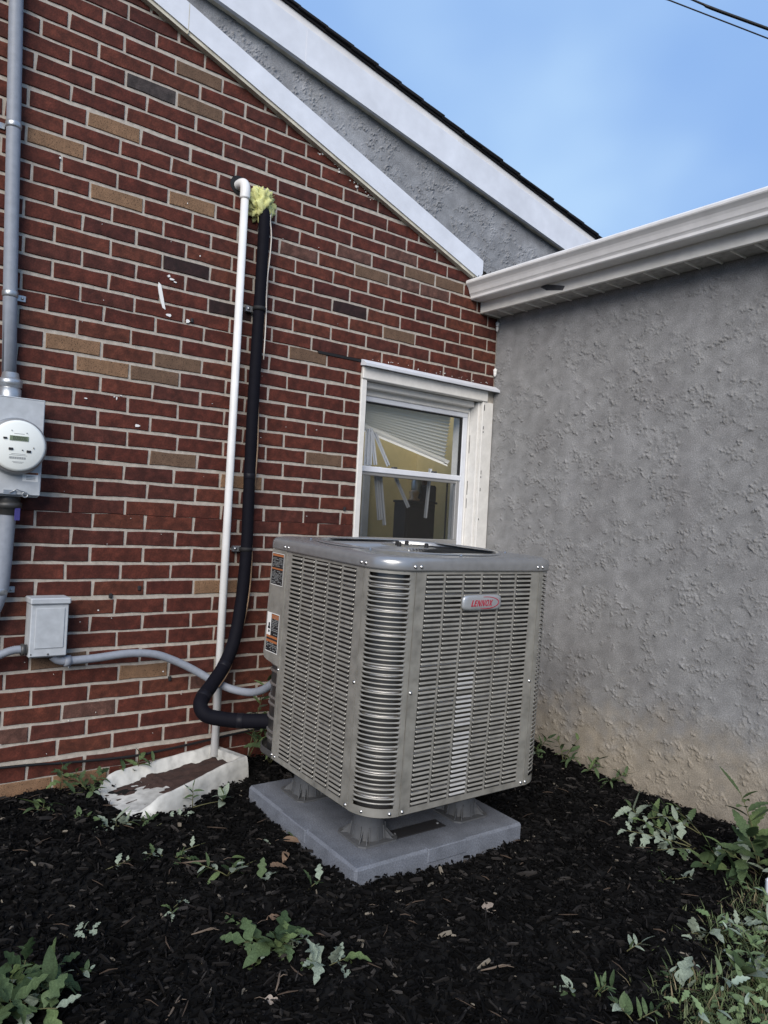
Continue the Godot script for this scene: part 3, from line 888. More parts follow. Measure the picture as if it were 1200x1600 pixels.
# ---------------------------------------------------------------- stucco addition on the right
func build_addition() -> void:
	var add := thing("stucco_addition", "grey rough stucco wall with white gutter and eave right of the brick wall", "building", Vector3(0, 0, 2.0))
	var at := Vector3(0, 0, -2.0)
	var inside := func(z: float, y: float) -> bool: return true
	var rnd := FastNoiseLite.new()
	rnd.seed = 77
	rnd.frequency = 1.6
	rnd.fractal_octaves = 4
	var tint := func(z: float, y: float, n: float) -> Color:
		var c := Color(0.39, 0.39, 0.39)
		c = c.lerp(Color(0.46, 0.46, 0.465), smoothstep(0.05, 0.5, n) * 0.5)
		c = c.lerp(Color(0.335, 0.33, 0.33), smoothstep(0.0, 0.5, rnd.get_noise_2d(z * 1.3 + 3.0, y * 1.1)) * 0.7)
		var band := 0.19 + 0.10 * z * 0.6 + 0.12 * rnd.get_noise_2d(z * 3.0, y * 2.0)
		var tan_part := 1.0 - smoothstep(band - 0.16, band + 0.20, y + 0.07 * rnd.get_noise_2d(z * 9.0, y * 9.0))
		return c.lerp(Color(0.47, 0.415, 0.335), tan_part)
	var m := stucco_sheet(Vector3(0, -0.15, 0.0), Vector3.BACK, Vector3.UP, Vector3.LEFT, 2.95, 2.43, 0.0041, 12, 17500, inside, tint)
	var wall := put("stucco_wall", m, M.stucco, add)
	wall.position = at
	var s := S()
	box(s, Vector3(0.006, -0.3, 0.0), Vector3(0.2, 2.40, 2.949), 0.0)
	box(s, Vector3(0.0, -0.3, 2.95), Vector3(0.2, 2.40, 6.0), 0.0)
	put("wall_core", fin(s), M.stucco_plain, add).position = at
	# soffit panels with raised ribs
	for i in 46:
		var z := 0.018 + i * 0.0975
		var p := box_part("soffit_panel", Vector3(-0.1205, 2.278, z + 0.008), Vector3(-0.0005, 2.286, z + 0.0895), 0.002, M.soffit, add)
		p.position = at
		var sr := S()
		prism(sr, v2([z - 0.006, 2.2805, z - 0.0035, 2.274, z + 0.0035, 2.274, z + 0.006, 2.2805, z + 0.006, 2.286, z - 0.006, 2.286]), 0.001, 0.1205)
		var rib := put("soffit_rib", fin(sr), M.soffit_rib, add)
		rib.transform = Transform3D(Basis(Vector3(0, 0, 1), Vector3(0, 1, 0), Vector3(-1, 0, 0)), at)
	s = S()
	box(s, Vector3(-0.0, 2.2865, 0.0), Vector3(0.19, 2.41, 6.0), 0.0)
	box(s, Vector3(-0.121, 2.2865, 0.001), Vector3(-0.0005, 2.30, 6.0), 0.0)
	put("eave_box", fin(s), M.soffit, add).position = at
	s = S()
	box(s, Vector3(-0.140, 2.2755, 0.001), Vector3(-0.1215, 2.418, 6.0), 0.002)
	var fas := put("eave_fascia", fin(s), M.eave_white, add)
	fas.position = at
	s = S()
	prism(s, v2([-0.421, 2.329, -0.440, 2.334, -0.469, 2.332, -0.500, 2.324, -0.574, 2.303, -0.572, 2.296, -0.563, 2.284, -0.462, 2.304]), 0.139, 0.1412)
	var chip := put("bare_patch", fin(s), M.slate, fas)
	chip.transform = Transform3D(Basis(Vector3(0, 0, -1), Vector3(0, 1, 0), Vector3(-1, 0, 0)), Vector3.ZERO)
	# K-style gutter, open on top, with an end cap
	s = S()
	var prof := v2([-0.1415, 2.428, -0.1415, 2.333, -0.212, 2.333, -0.217, 2.338, -0.218, 2.350, -0.222, 2.357, -0.226, 2.362, -0.229, 2.370, -0.233, 2.380, -0.239, 2.391, -0.247, 2.400, -0.254, 2.407, -0.2565, 2.412, -0.2565, 2.421, -0.252, 2.427, -0.246, 2.429, -0.240, 2.427])
	for i in prof.size() - 1:
		var a := prof[i]
		var b := prof[i + 1]
		var e := b - a
		quad(s, Vector3(a.x, a.y, 0.004), Vector3(b.x, b.y, 0.004), Vector3(b.x, b.y, 6.0), Vector3(a.x, a.y, 6.0), Vector3(e.y, -e.x, 0) if i > 0 else Vector3(-1, 0, 0))
		var i2 := prof[i] + Vector2(0.0015, 0.0015)
		var j2 := prof[i + 1] + Vector2(0.0015, 0.0015)
		quad(s, Vector3(i2.x, i2.y, 0.004), Vector3(j2.x, j2.y, 0.004), Vector3(j2.x, j2.y, 6.0), Vector3(i2.x, i2.y, 6.0), Vector3(1, 1, 0))
	var gut := put("gutter", fin(s), M.gutter, add)
	gut.position = at
	s = S()
	prism(s, prof, 0.0025, 0.0038)
	for z in [1.9]:
		box(s, Vector3(-0.2565, 2.40, z), Vector3(-0.25, 2.43, z + 0.002), 0.0)
	put("end_cap", fin(s), M.gutter, gut)
	s = S()
	for i in 26:
		var a := rng.randf_range(-0.6, 0.6)
		var p0 := Vector3(-0.235 + 0.06 * rng.randf(), 2.428, 0.03 + 0.12 * rng.randf())
		tube(s, PackedVector3Array([p0, p0 + Vector3(0.02 * a, 0.012 + 0.014 * rng.randf(), 0.03 * rng.randf_range(-1, 1))]), 0.0022, 4)
	tag(put("leaf_litter", fin(s), M.ink, gut), "", "", "", "stuff")
	# roof plane rising behind the gutter
	s = S()
	prism(s, v2([-0.19, 2.436, 3.5, 3.05, 3.5, 3.02, -0.14, 2.4195, -0.19, 2.425]), 0.13, 6.0)
	put("roof", fin(s), M.shingle, add).position = at
	# caulk and bits in the corner
	s = S(true)
	for q in [[2.24, 0.012], [2.215, 0.009], [1.98, 0.012], [1.965, 0.010]]:
		lathe(s, [Vector2(0, 0.02), Vector2(q[1], 0.008), Vector2(q[1] * 0.8, -0.008), Vector2(0, -0.02)], 8, Transform3D(Basis.IDENTITY, Vector3(-0.008, q[0], 0.008)))
	tag(put("caulk", fin(s), M.sticker, add), "", "", "", "stuff")
	add.get_child(add.get_child_count() - 1).position = at

# ---------------------------------------------------------------- meter, conduits, boxes
func dome_screw(s: SurfaceTool, at: Vector3, n: Vector3, r: float) -> void:
	var x := n.cross(Vector3(0.2, 0.9, 0.3)).normalized()
	lathe(s, [Vector2(0.0, r * 0.75), Vector2(r * 0.6, r * 0.6), Vector2(r, 0.0)], 8, Transform3D(Basis(x, n, x.cross(n)), at))

func strap(called: String, at: Vector3, r: float, tabdir: float, m: Material, parent: Node3D) -> void:
	var s := S(true)
	tube(s, PackedVector3Array([at + Vector3(0, -0.011, 0), at + Vector3(0, -0.006, 0), at + Vector3(0, 0.0, 0), at + Vector3(0, 0.006, 0), at + Vector3(0, 0.011, 0)]), [r + 0.0015, r + 0.003, r + 0.0035, r + 0.003, r + 0.0015], 18)
	var o := put(called, fin(s), m, parent)
	s = S()
	var x0 := at.x + tabdir * (r - 0.002)
	var x1 := at.x + tabdir * (r + 0.034)
	box(s, Vector3(minf(x0, x1), at.y - 0.011, 0.002), Vector3(maxf(x0, x1), at.y + 0.011, 0.005), 0.001)
	put("tab", fin(s), m, o)
	s = S(true)
	dome_screw(s, Vector3(at.x + tabdir * (r + 0.022), at.y, 0.005), Vector3.BACK, 0.006)
	put("screw", fin(s), M.galv, o)

func build_utilities() -> void:
	# upper conduit
	var c := thing("upper_conduit", "grey painted conduit pipe running up the brick wall above the meter box", "conduit")
	tube_part("pipe", v3([-2.512, 3.7, 0.034, -2.483, 2.877, 0.034, -2.468, 2.44, 0.034, -2.448, 1.853, 0.034, -2.436, 1.565, 0.034]), 0.0235, 18, M.pipe_grey, c)
	strap("strap", Vector3(-2.468, 2.44, 0.034), 0.0235, -1.0, M.galv, c)
	strap("strap", Vector3(-2.448, 1.853, 0.034), 0.0235, 1.0, M.galv, c)
	var s := S(true)
	var up := Transform3D(Basis.IDENTITY, Vector3(-2.434, 1.486, 0.045))
	lathe(s, [Vector2(0.038, 0.0), Vector2(0.038, 0.034), Vector2(0.034, 0.036), Vector2(0.034, 0.040), Vector2(0.040, 0.043), Vector2(0.040, 0.064), Vector2(0.034, 0.070), Vector2(0.030, 0.072), Vector2(0.027, 0.090), Vector2(0.024, 0.092)], 20, up)
	put("hub_fitting", fin(s), M.galv, c)
	# meter box
	var b := thing("meter_box", "pale grey electric meter box with round meter on the brick wall", "meter box", Vector3(-2.48, 1.145, 0))
	box_part("enclosure", Vector3(-0.145, 0.0, 0.004), Vector3(0.1445, 0.336, 0.108), 0.003, M.box_grey, b)
	s = S()
	box(s, Vector3(-0.149, 0.006, 0.1082), Vector3(0.1485, 0.3385, 0.120), 0.003)
	box(s, Vector3(-0.149, 0.3365, 0.004), Vector3(0.1485, 0.3415, 0.1205), 0.002)
	put("cover", fin(s), M.box_grey, b)
	var face := Transform3D(Basis(Vector3(1, 0, 0), Vector3(0, 0, 1), Vector3(0, -1, 0)), Vector3(0.060, 0.172, 0.0))
	s = S(true)
	lathe(s, [Vector2(0.098, 0.1195), Vector2(0.098, 0.128), Vector2(0.093, 0.132)], 40, face)
	var ring := put("meter_ring", fin(s), M.galv, b)
	s = S(true)
	lathe(s, [Vector2(0.093, 0.131), Vector2(0.093, 0.158), Vector2(0.089, 0.164), Vector2(0.083, 0.168)], 40, face)
	put("meter_rim", fin(s), M.aluminium, ring)
	s = S(true)
	lathe(s, [Vector2(0.087, 0.164), Vector2(0.086, 0.1695), Vector2(0.078, 0.1735), Vector2(0.0, 0.174)], 40, face)
	var dial := put("meter_face", fin(s), M.meter_face, b)
	s = S()
	box(s, Vector3(0.031, 0.189, 0.174), Vector3(0.089, 0.205, 0.176), 0.0)
	put("display", fin(s), M.lcd, dial)
	s = S()
	# segments of the reading 
	for i in 6:
		var x := 0.041 + i * 0.0075
		box(s, Vector3(x, 0.1915, 0.176), Vector3(x + 0.0012, 0.2025, 0.1764), 0.0)
		box(s, Vector3(x + 0.0042, 0.1915, 0.176), Vector3(x + 0.0054, 0.2025, 0.1764), 0.0)
		box(s, Vector3(x + 0.0013, 0.2015, 0.176), Vector3(x + 0.0041, 0.2025, 0.1764), 0.0)
		box(s, Vector3(x + 0.0013, 0.1915, 0.176), Vector3(x + 0.0041, 0.1925, 0.1764), 0.0)
	for q in [[0.017, 0.195, 0.006, 0.003], [0.036, 0.160, 0.007, 0.004], [0.092, 0.155, 0.007, 0.004], [0.072, 0.158, 0.002, 0.002], [0.036, 0.222, 0.0015, 0.0015], [0.083, 0.217, 0.0015, 0.0015], [0.107, 0.168, 0.001, 0.003]]:
		box(s, Vector3(q[0] - q[2], q[1] - q[3], 0.174), Vector3(q[0] + q[2], q[1] + q[3], 0.1775), 0.001)
	tag(put("marking", fin(s), M.ink, dial), "", "", "", "stuff")
	s = S()
	for q in [[0.060, 0.2125, 0.016], [0.060, 0.1445, 0.022], [0.060, 0.140, 0.028], [0.060, 0.118, 0.018], [0.060, 0.1145, 0.014]]:
		box(s, Vector3(q[0] - q[2], q[1] - 0.0007, 0.174), Vector3(q[0] + q[2], q[1] + 0.0007, 0.1744), 0.0)
	for i in 22:
		box(s, Vector3(0.032 + i * 0.0024, 0.127, 0.174), Vector3(0.0332 + i * 0.0024 + 0.0006 * (i % 3), 0.1345, 0.1744), 0.0)
	tag(put("printing", fin(s), M.ink_grey, dial), "", "", "", "stuff")
	box_part("sticker", Vector3(0.088, 0.055, 0.1201), Vector3(0.139, 0.087, 0.1206), 0.0, M.sticker, b)
	var stick := b.get_child(b.get_child_count() - 1) as Node3D
	box_part("warning_stripe", Vector3(0.089, 0.079, 0.1206), Vector3(0.138, 0.0863, 0.1209), 0.0, M.orange, stick)
	s = S()
	for i in 9:
		box(s, Vector3(0.094 + i * 0.0043, 0.0805, 0.1209), Vector3(0.0968 + i * 0.0043, 0.0845, 0.1212), 0.0)
	for i in 3:
		box(s, Vector3(0.100, 0.061 + i * 0.005, 0.1206), Vector3(0.130, 0.0625 + i * 0.005, 0.1209), 0.0)
	tag(put("printing", fin(s), M.ink, stick), "", "", "", "stuff")
	# latch hasp and ring at the bottom
	s = S()
	box(s, Vector3(0.03, 0.006, 0.1205), Vector3(0.07, 0.022, 0.124), 0.001)
	put("hasp", fin(s), M.galv, b)
	s = S(true)
	var ringpts := PackedVector3Array()
	for i in 13: ringpts.append(Vector3(0.098 + 0.009 * cos(TAU * i / 12), 0.008 + 0.009 * sin(TAU * i / 12), 0.127))
	tube(s, ringpts, 0.0022, 6, false)
	tube(s, v3([0.05, 0.012, 0.127, 0.07, 0.026, 0.13, 0.085, 0.020, 0.128, 0.098, 0.017, 0.127]), 0.002, 6)
	put("seal_wire", fin(s), M.galv, b)
	# lower conduit
	var l := thing("lower_conduit", "grey conduit leaving the bottom of the meter box with purple tag", "conduit")
	tube_part("pipe", spline(v3([-2.420, 1.115, 0.05, -2.424, 1.0, 0.05, -2.428, 0.88, 0.05, -2.436, 0.80, 0.05, -2.462, 0.73, 0.05, -2.52, 0.67, 0.05, -2.62, 0.61, 0.05, -2.74, 0.50, 0.05, -2.80, 0.30, 0.05, -2.81, -0.05, 0.05]), 5), 0.031, 18, M.pipe_grey, l)
	s = S(true)
	lathe(s, [Vector2(0.040, 0.033), Vector2(0.040, 0.014), Vector2(0.046, 0.012), Vector2(0.046, -0.006), Vector2(0.036, -0.008), Vector2(0.035, -0.030), Vector2(0.031, -0.032)], 20, Transform3D(Basis.IDENTITY, Vector3(-2.420, 1.1115, 0.05)))
	put("fitting", fin(s), M.dark_metal, l)
	box_part("tag", Vector3(-2.404, 1.062, 0.087), Vector3(-2.386, 1.105, 0.090), 0.001, M.purple, l)
	strap("strap", Vector3(-2.437, 0.812, 0.05), 0.031, 1.0, M.galv, l)
	# disconnect box
	var j := thing("disconnect_box", "small grey weatherproof disconnect box low on the brick wall", "electrical box", Vector3(-2.268, 0.575, 0))
	box_part("case", Vector3(-0.062, 0.0, 0.003), Vector3(0.062, 0.200, 0.080), 0.003, M.box_grey, j)
	box_part("cover", Vector3(-0.0635, 0.004, 0.0802), Vector3(0.0635, 0.197, 0.088), 0.003, M.box_grey, j)
	box_part("hood", Vector3(-0.068, 0.192, 0.003), Vector3(0.068, 0.2145, 0.098), 0.004, M.box_grey, j)
	box_part("door_panel", Vector3(-0.048, 0.034, 0.0882), Vector3(0.050, 0.178, 0.0915), 0.0025, M.box_grey, j)
	s = S(true)
	dome_screw(s, Vector3(-0.057, 0.014, 0.088), Vector3.BACK, 0.003)
	dome_screw(s, Vector3(0.0, 0.012, 0.088), Vector3.BACK, 0.004)
	put("screw", fin(s), M.dark_metal, j)
	# ribbed flexible conduit coming in from the left
	var f := thing("ribbed_conduit", "grey ribbed flexible conduit entering the left side of the disconnect box", "conduit")
	s = S(true)
	var p := spline(v3([-2.74, -0.05, 0.05, -2.73, 0.25, 0.05, -2.66, 0.45, 0.05, -2.55, 0.515, 0.05, -2.475, 0.555, 0.05, -2.417, 0.588, 0.05, -2.375, 0.602, 0.05, -2.345, 0.603, 0.05]), 14)
	var rad := PackedFloat32Array()
	for i in p.size(): rad.append(0.0135 + (0.0016 if i % 2 == 0 else 0.0))
	tube(s, p, rad, 12)
	put("hose", fin(s), M.pipe_grey, f)
	var turn := Transform3D(Basis(Vector3(0, -1, 0), Vector3(1, 0, 0), Vector3(0, 0, 1)), Vector3(-2.352, 0.602, 0.05))
	s = S(true)
	lathe(s, [Vector2(0.015, 0.0), Vector2(0.021, 0.001), Vector2(0.021, 0.012), Vector2(0.018, 0.013), Vector2(0.018, 0.0215)], 14, turn)
	put("locknut", fin(s), M.dark_metal, f)
	# grey whip to the condenser
	var g := thing("electrical_whip", "smooth grey flexible conduit drooping from the disconnect box to the air conditioner", "conduit")
	tube_part("hose", spline(v3([-2.243, 0.572, 0.05, -2.222, 0.556, 0.05, -2.195, 0.551, 0.05, -2.174, 0.551, 0.05, -2.087, 0.554, 0.05, -1.968, 0.564, 0.055, -1.869, 0.556, 0.06, -1.791, 0.528, 0.065, -1.714, 0.489, 0.08, -1.642, 0.445, 0.11, -1.584, 0.416, 0.17, -1.539, 0.414, 0.25, -1.526, 0.444, 0.34, -1.523, 0.493, 0.42, -1.50, 0.56, 0.50]), 5), 0.0155, 14, M.pipe_grey, g)
	s = S(true)
	lathe(s, [Vector2(0.016, -0.012), Vector2(0.0205, -0.011), Vector2(0.0205, 0.011), Vector2(0.016, 0.012)], 14, Transform3D(Basis(Vector3(0, -1, 0), Vector3(1, 0, 0), Vector3(0, 0, 1)), Vector3(-2.19, 0.551, 0.05)))
	put("coupling", fin(s), M.pipe_grey, g)

func build_pipes() -> void:
	# white condensate pipe
	var w := thing("drain_pipe", "straight white plastic drain pipe running down the brick wall to the splash block", "pipe", Vector3(-1.583, 0.1, 0.055))
	tube_part("pipe", v3([0.0, 0.012, 0.0, -0.001, 1.2, 0.0, -0.003, 2.372, 0.0]), 0.0166, 20, M.pvc, w)
	var s := S(true)
	tube(s, spline(v3([-0.003, 2.345, 0.0, -0.003, 2.385, 0.0, -0.005, 2.408, -0.010, -0.008, 2.415, -0.032, -0.008, 2.415, -0.075]), 5), 0.0215, 18)
	put("elbow", fin(s), M.pvc, w)
	s = S(true)
	lathe(s, [Vector2(0.040, -0.002), Vector2(0.0, -0.002)], 16, Transform3D(Basis(Vector3(1, 0, 0), Vector3(0, 0, 1), Vector3(0, -1, 0)), Vector3(-0.008, 2.417, -0.0515)))
	put("wall_hole", fin(s), M.black, w)
	# black insulated refrigerant line
	var r := thing("refrigerant_line", "black insulated refrigerant pipe bending from the wall into the air conditioner", "pipe")
	var path := spline(v3([-1.487, 2.446, 0.012, -1.487, 2.425, 0.042, -1.487, 2.36, 0.05, -1.487, 2.23, 0.05, -1.488, 2.038, 0.05, -1.491, 1.79, 0.05, -1.492, 1.571, 0.05, -1.491, 1.352, 0.05, -1.488, 1.161, 0.05, -1.488, 0.97, 0.055, -1.504, 0.754, 0.065, -1.539, 0.598, 0.09, -1.598, 0.503, 0.13, -1.671, 0.442, 0.18, -1.722, 0.41, 0.22, -1.746, 0.383, 0.25, -1.735, 0.354, 0.28, -1.687, 0.341, 0.31, -1.626, 0.336, 0.35, -1.53, 0.34, 0.42, -1.44, 0.345, 0.50]), 6)
	var rad := PackedFloat32Array()
	var nz := FastNoiseLite.new()
	nz.frequency = 0.35
	for i in path.size(): rad.append((0.0245 + 0.0035 * smoothstep(50, 80, i)) * (1.0 + 0.05 * nz.get_noise_1d(i)) * smoothstep(-4.0, 9.0, i))
	tube_part("insulation", path, rad, 20, M.foam_line, r)
	for i in [44, 72, 84, 108]:
		var t := (path[i + 1] - path[i]).normalized()
		tube_part("tape_band", PackedVector3Array([path[i] - t * 0.012, path[i] - t * 0.011, path[i] + t * 0.011, path[i] + t * 0.012]), [rad[i], rad[i] + 0.0007, rad[i] + 0.0007, rad[i]], 20, M.tape, r)
	# slim bare tube and cable running beside the insulation
	var side := PackedVector3Array()
	for i in range(4, 82, 3): side.append(path[i] + Vector3(0.028 + 0.006 * sin(i * 0.35), 0.0, -0.006 + 0.012 * smoothstep(50, 80, i)))
	tube_part("copper_tube", spline(side, 3), 0.0042, 8, M.copper, r)
	var sidew := PackedVector3Array()
	for i in range(6, 34, 4): sidew.append(path[i] + Vector3(0.029 + 0.005 * sin(i * 0.5), 0.0, 0.008))
	tube_part("white_wire", spline(sidew, 3), 0.003, 6, M.wire_white, r)
	for y in [2.002, 0.975]:
		var cl := S()
		box(cl, Vector3(-1.534, y - 0.012, 0.004), Vector3(-1.442, y + 0.012, 0.022), 0.001)
		var o := put("clamp", fin(cl), M.galv, r)
		cl = S(true)
		tube(cl, PackedVector3Array([Vector3(-1.489, y - 0.009, 0.0515), Vector3(-1.489, y - 0.008, 0.0515), Vector3(-1.489, y + 0.008, 0.0515), Vector3(-1.489, y + 0.009, 0.0515)]), [0.0255, 0.0285, 0.0285, 0.0255], 18)
		put("clamp_band", fin(cl), M.black, o)
		cl = S(true)
		dome_screw(cl, Vector3(-1.524, y, 0.022), Vector3.BACK, 0.008)
		dome_screw(cl, Vector3(-1.452, y - 0.002, 0.022), Vector3.BACK, 0.006)
		put("bolt", fin(cl), M.chrome, o)
	# foam round the wall hole
	var fm := thing("sealing_foam", "tuft of yellow green insulation foam where the black pipe leaves the wall", "foam", Vector3(-1.492, 2.462, 0.022))
	var fn := FastNoiseLite.new()
	fn.seed = 4
	fn.frequency = 34.0
	fn.fractal_octaves = 3
	s = S(true)
	var sph := func(a: float, e: float) -> Vector3:
		var d := Vector3(cos(e) * cos(a), sin(e), cos(e) * sin(a))
		var k := 1.0 + 0.42 * fn.get_noise_3d(d.x * 0.06, d.y * 0.06, d.z * 0.06) * 2.0
		return d * Vector3(0.052, 0.060, 0.04) * k + Vector3(0, -0.01 if d.y < -0.3 else 0.0, 0)
	for i in 44:
		for k in 26:
			var a0 := TAU * i / 44.0
			var a1 := TAU * (i + 1) / 44.0
			var e0 := -PI / 2 + PI * k / 26.0
			var e1 := -PI / 2 + PI * (k + 1) / 26.0
			var A: Vector3 = sph.call(a0, e0)
			quad(s, A, sph.call(a1, e0), sph.call(a1, e1), sph.call(a0, e1), sph.call((a0 + a1) * 0.5, (e0 + e1) * 0.5))
	put("body", fin(s), M.foam, fm)
	s = S()
	for i in 240:
		var d := Vector3(rng.randfn(), rng.randfn() * 0.9 + 0.25, absf(rng.randfn()) * 0.7).normalized()
		var p0 := d * Vector3(0.052, 0.060, 0.036)
		var p1 := p0 + d * rng.randf_range(0.003, 0.016) + Vector3(rng.randfn(), rng.randfn(), rng.randfn()) * 0.007
		var wv := d.cross(Vector3(rng.randfn(), rng.randfn(), rng.randfn())).normalized() * 0.0012
		tri(s, p0 - wv, p0 + wv, p1, d.cross(wv))
	tag(put("fibre", fin(s), M.foam, fm), "", "", "", "stuff")
	# thin black cable along the foot of the wall
	var cb := thing("ground_cable", "thin black cable strung along the foot of the brick wall", "cable")
	tube_part("sheath", spline(v3([-3.2, 0.205, 0.02, -2.389, 0.179, 0.02, -2.172, 0.163, 0.02, -1.933, 0.150, 0.02, -1.80, 0.155, 0.02, -1.669, 0.164, 0.02, -1.50, 0.178, 0.02, -1.375, 0.185, 0.02, -1.0, 0.20, 0.02]), 5), 0.005, 8, M.cable, cb)

func build_splash_block() -> void:
	var b := thing("splash_block", "weathered white plastic splash block with dirt, open end pointing left", "splash block", Vector3(-1.785, 0.062, 0.166))
	b.rotation = Vector3(0, 0.26, 0.035)
	# local x: -0.33 (open lip, left) .. 0.27 (closed end); width grows to the lip
	var n := 18
	var wid := func(t: float) -> float: return lerpf(0.112, 0.165, smoothstep(0.0, 0.85, t)) * sqrt(1.0 - pow(maxf(0.0, t - 0.78) / 0.235, 2.6) * 0.75)
	var rim := func(t: float) -> float: return lerpf(0.072, 0.054, t) * (1.0 - 0.93 * smoothstep(0.80, 1.0, t))
	var floor_y := func(t: float) -> float: return lerpf(0.022, 0.006, t)
	var s := S(true)
	var prev: Array = []
	var nz := FastNoiseLite.new()
	nz.frequency = 9.0
	for i in n + 1:
		var t := float(i) / n
		var x := lerpf(0.255, -0.29, t)
		var w: float = wid.call(t)
		var r: float = maxf(rim.call(t), floor_y.call(t) + 0.003)
		var f: float = floor_y.call(t)
		var wall := 0.024 * (1.0 - 0.35 * t)
		var ring: Array[Vector3] = []
		for q in [[-w - 0.014, -0.03], [-w - 0.007, r * 0.5], [-w, r - 0.006], [-w + 0.006, r], [-w + wall - 0.008, r], [-w + wall, r - 0.006], [-w + wall + 0.016, f + 0.006], [-w + wall + 0.03, f], [0.0, f + 0.004], [w - wall - 0.03, f], [w - wall - 0.016, f + 0.006], [w - wall, r - 0.006], [w - wall + 0.008, r], [w - 0.006, r], [w, r - 0.006], [w + 0.007, r * 0.5], [w + 0.014, -0.03]]:
			ring.append(Vector3(x, q[1] + 0.003 * nz.get_noise_2d(x * 3.0, q[0] * 3.0), q[0] + 0.004 * nz.get_noise_2d(x * 4.0 + 9.0, q[1] * 6.0)))
		if not prev.is_empty():
			for k in ring.size() - 1:
				var mid: Vector3 = (prev[k] + ring[k + 1]) * 0.5
				quad(s, prev[k], prev[k + 1], ring[k + 1], ring[k], mid - Vector3(mid.x, -0.05, clampf(mid.z, -wid.call(t) + 0.02, wid.call(t) - 0.02)))
		prev = ring
	var body := put("body", fin(s), M.block, b)
	# closed end wall
	s = S()
	prism(s, v2([-0.122, -0.03, 0.122, -0.03, 0.111, 0.065, 0.105, 0.071, -0.105, 0.071, -0.111, 0.065]), 0.0, 0.026)
	var e := put("end_wall", fin(s), M.block, b)
	e.transform = Transform3D(Basis(Vector3(0, 0, -1), Vector3(0, 1, 0), Vector3(1, 0, 0)), Vector3(0.232, 0, 0))
	# dirt lying in the trough
	s = S(true)
	var dn := FastNoiseLite.new()
	dn.seed = 8
	dn.frequency = 12.0
	dn.fractal_octaves = 3
	var cell := 0.008
	for i in range(-36, 31):
		for k in range(-18, 19):
			var q: Array[Vector3] = []
			var ok := true
			for o in [[0, 0], [1, 0], [1, 1], [0, 1]]:
				var x: float = (i + o[0]) * cell
				var z: float = (k + o[1]) * cell
				var t: float = (0.255 - x) / 0.545
				var edge: float = absf(z) / (wid.call(t) - 0.026)
				var hgt: float = 0.013 * (1.0 - smoothstep(0.45, 0.78 + 0.25 * dn.get_noise_2d(x * 2.0, 3.0), t)) + 0.013 * dn.get_noise_2d(x * 0.7, z * 1.8) - 0.012 * pow(edge, 6.0) - 0.0015
				if z < 0.0: hgt += 0.0055 * smoothstep(0.35, 0.6, t)
				if t > 0.7: hgt -= 0.0035
				if t > 0.95 or edge > 1.08: ok = false
				q.append(Vector3(x, floor_y.call(t) + hgt, z))
			if ok: quad(s, q[0], q[1], q[2], q[3], Vector3.UP)
	tag(put("dirt", fin(s), M.rust_dirt, b), "", "", "", "stuff")

func build_pad() -> void:
	var p := thing("equipment_pad", "square grey equipment pad lying on the mulch under the air conditioner", "pad", Vector3(-1.5997, -0.0, 1.1028))
	p.transform.basis = Basis.from_euler(Vector3(0.0323, -0.020, 0))
	var s := S()
	box(s, Vector3(0, -0.06, -0.735), Vector3(0.73, 0.066, 0), 0.008)
	put("slab", fin(s), M.pad, p)
	s = S()
	box(s, Vector3(-0.004, 0.020, -0.47), Vector3(0.02, 0.0672, -0.30), 0.003)
	put("handhold", fin(s), M.pad, p)
	s = S()
	box(s, Vector3(0.285, 0.020, -0.02), Vector3(0.455, 0.0672, 0.004), 0.003)
	put("handhold", fin(s), M.pad, p)
	box_part("name_plate", Vector3(0.235, 0.0655, -0.165), Vector3(0.455, 0.069, -0.105), 0.001, M.plate, p)
	s = S(true)
	for x in [0.250, 0.440]: dome_screw(s, Vector3(x, 0.069, -0.135), Vector3.UP, 0.006)
	put("plate_screw", fin(s), M.galv, p)
	var names := ["front grey ribbed riser under the near corner of the air conditioner", "grey ribbed riser under the right corner of the air conditioner", "grey ribbed riser under the left rear corner of the air conditioner", "hidden grey riser under the far corner of the air conditioner"]
	var k := 0
	for q in [[0.165, -0.175], [0.580, -0.175], [0.165, -0.575], [0.580, -0.575]]:
		var at: Vector3 = p.transform * Vector3(q[0], 0.066, q[1])
		var r := thing("equipment_riser", names[k], "riser", at, "risers between the pad and the air conditioner")
		k += 1
		r.transform.basis = p.transform.basis
		s = S(true)
		lathe(s, [Vector2(0.060, 0.002), Vector2(0.057, 0.03), Vector2(0.052, 0.07), Vector2(0.0505, 0.10), Vector2(0.0505, 0.148), Vector2(0.0, 0.149)], 26)
		put("barrel", fin(s), M.riser, r)
		s = S()
		prism(s, v2([-0.080, -0.062, -0.062, -0.080, 0.062, -0.080, 0.080, -0.062, 0.080, 0.062, 0.062, 0.080, -0.062, 0.080, -0.080, 0.062]), -0.006, 0.0)
		var fl := put("flange", fin(s), M.riser, r)
		fl.transform = Transform3D(Basis(Vector3(1, 0, 0), Vector3(0, 0, 1), Vector3(0, -1, 0)), Vector3(0, 0.0008, 0))
		for i in 12:
			var a := TAU * i / 12.0
			if i % 3 == 1 and false: continue
			var reach := 0.066
			s = S()
			prism(s, v2([0.050, 0.002, reach, 0.002, reach - 0.002, 0.008, 0.0585, 0.050, 0.048, 0.050]), -0.0013, 0.0013)
			var rib := put("rib", fin(s), M.riser, r)
			rib.transform.basis = Basis(Vector3.UP, a)
		for i in 4:
			var a := PI * 0.5 * i + PI * 0.25
			for e in [-0.14, 0.14]:
				s = S()
				prism(s, v2([0.050, 0.002, 0.094, 0.002, 0.092, 0.005, 0.058, 0.036, 0.048, 0.036]), -0.0013, 0.0013)
				put("gusset", fin(s), M.riser, r).transform.basis = Basis(Vector3.UP, a + e)

# ---------------------------------------------------------------- air conditioner
const AW := 0.789
const AH := 0.7666
const AR := 0.116

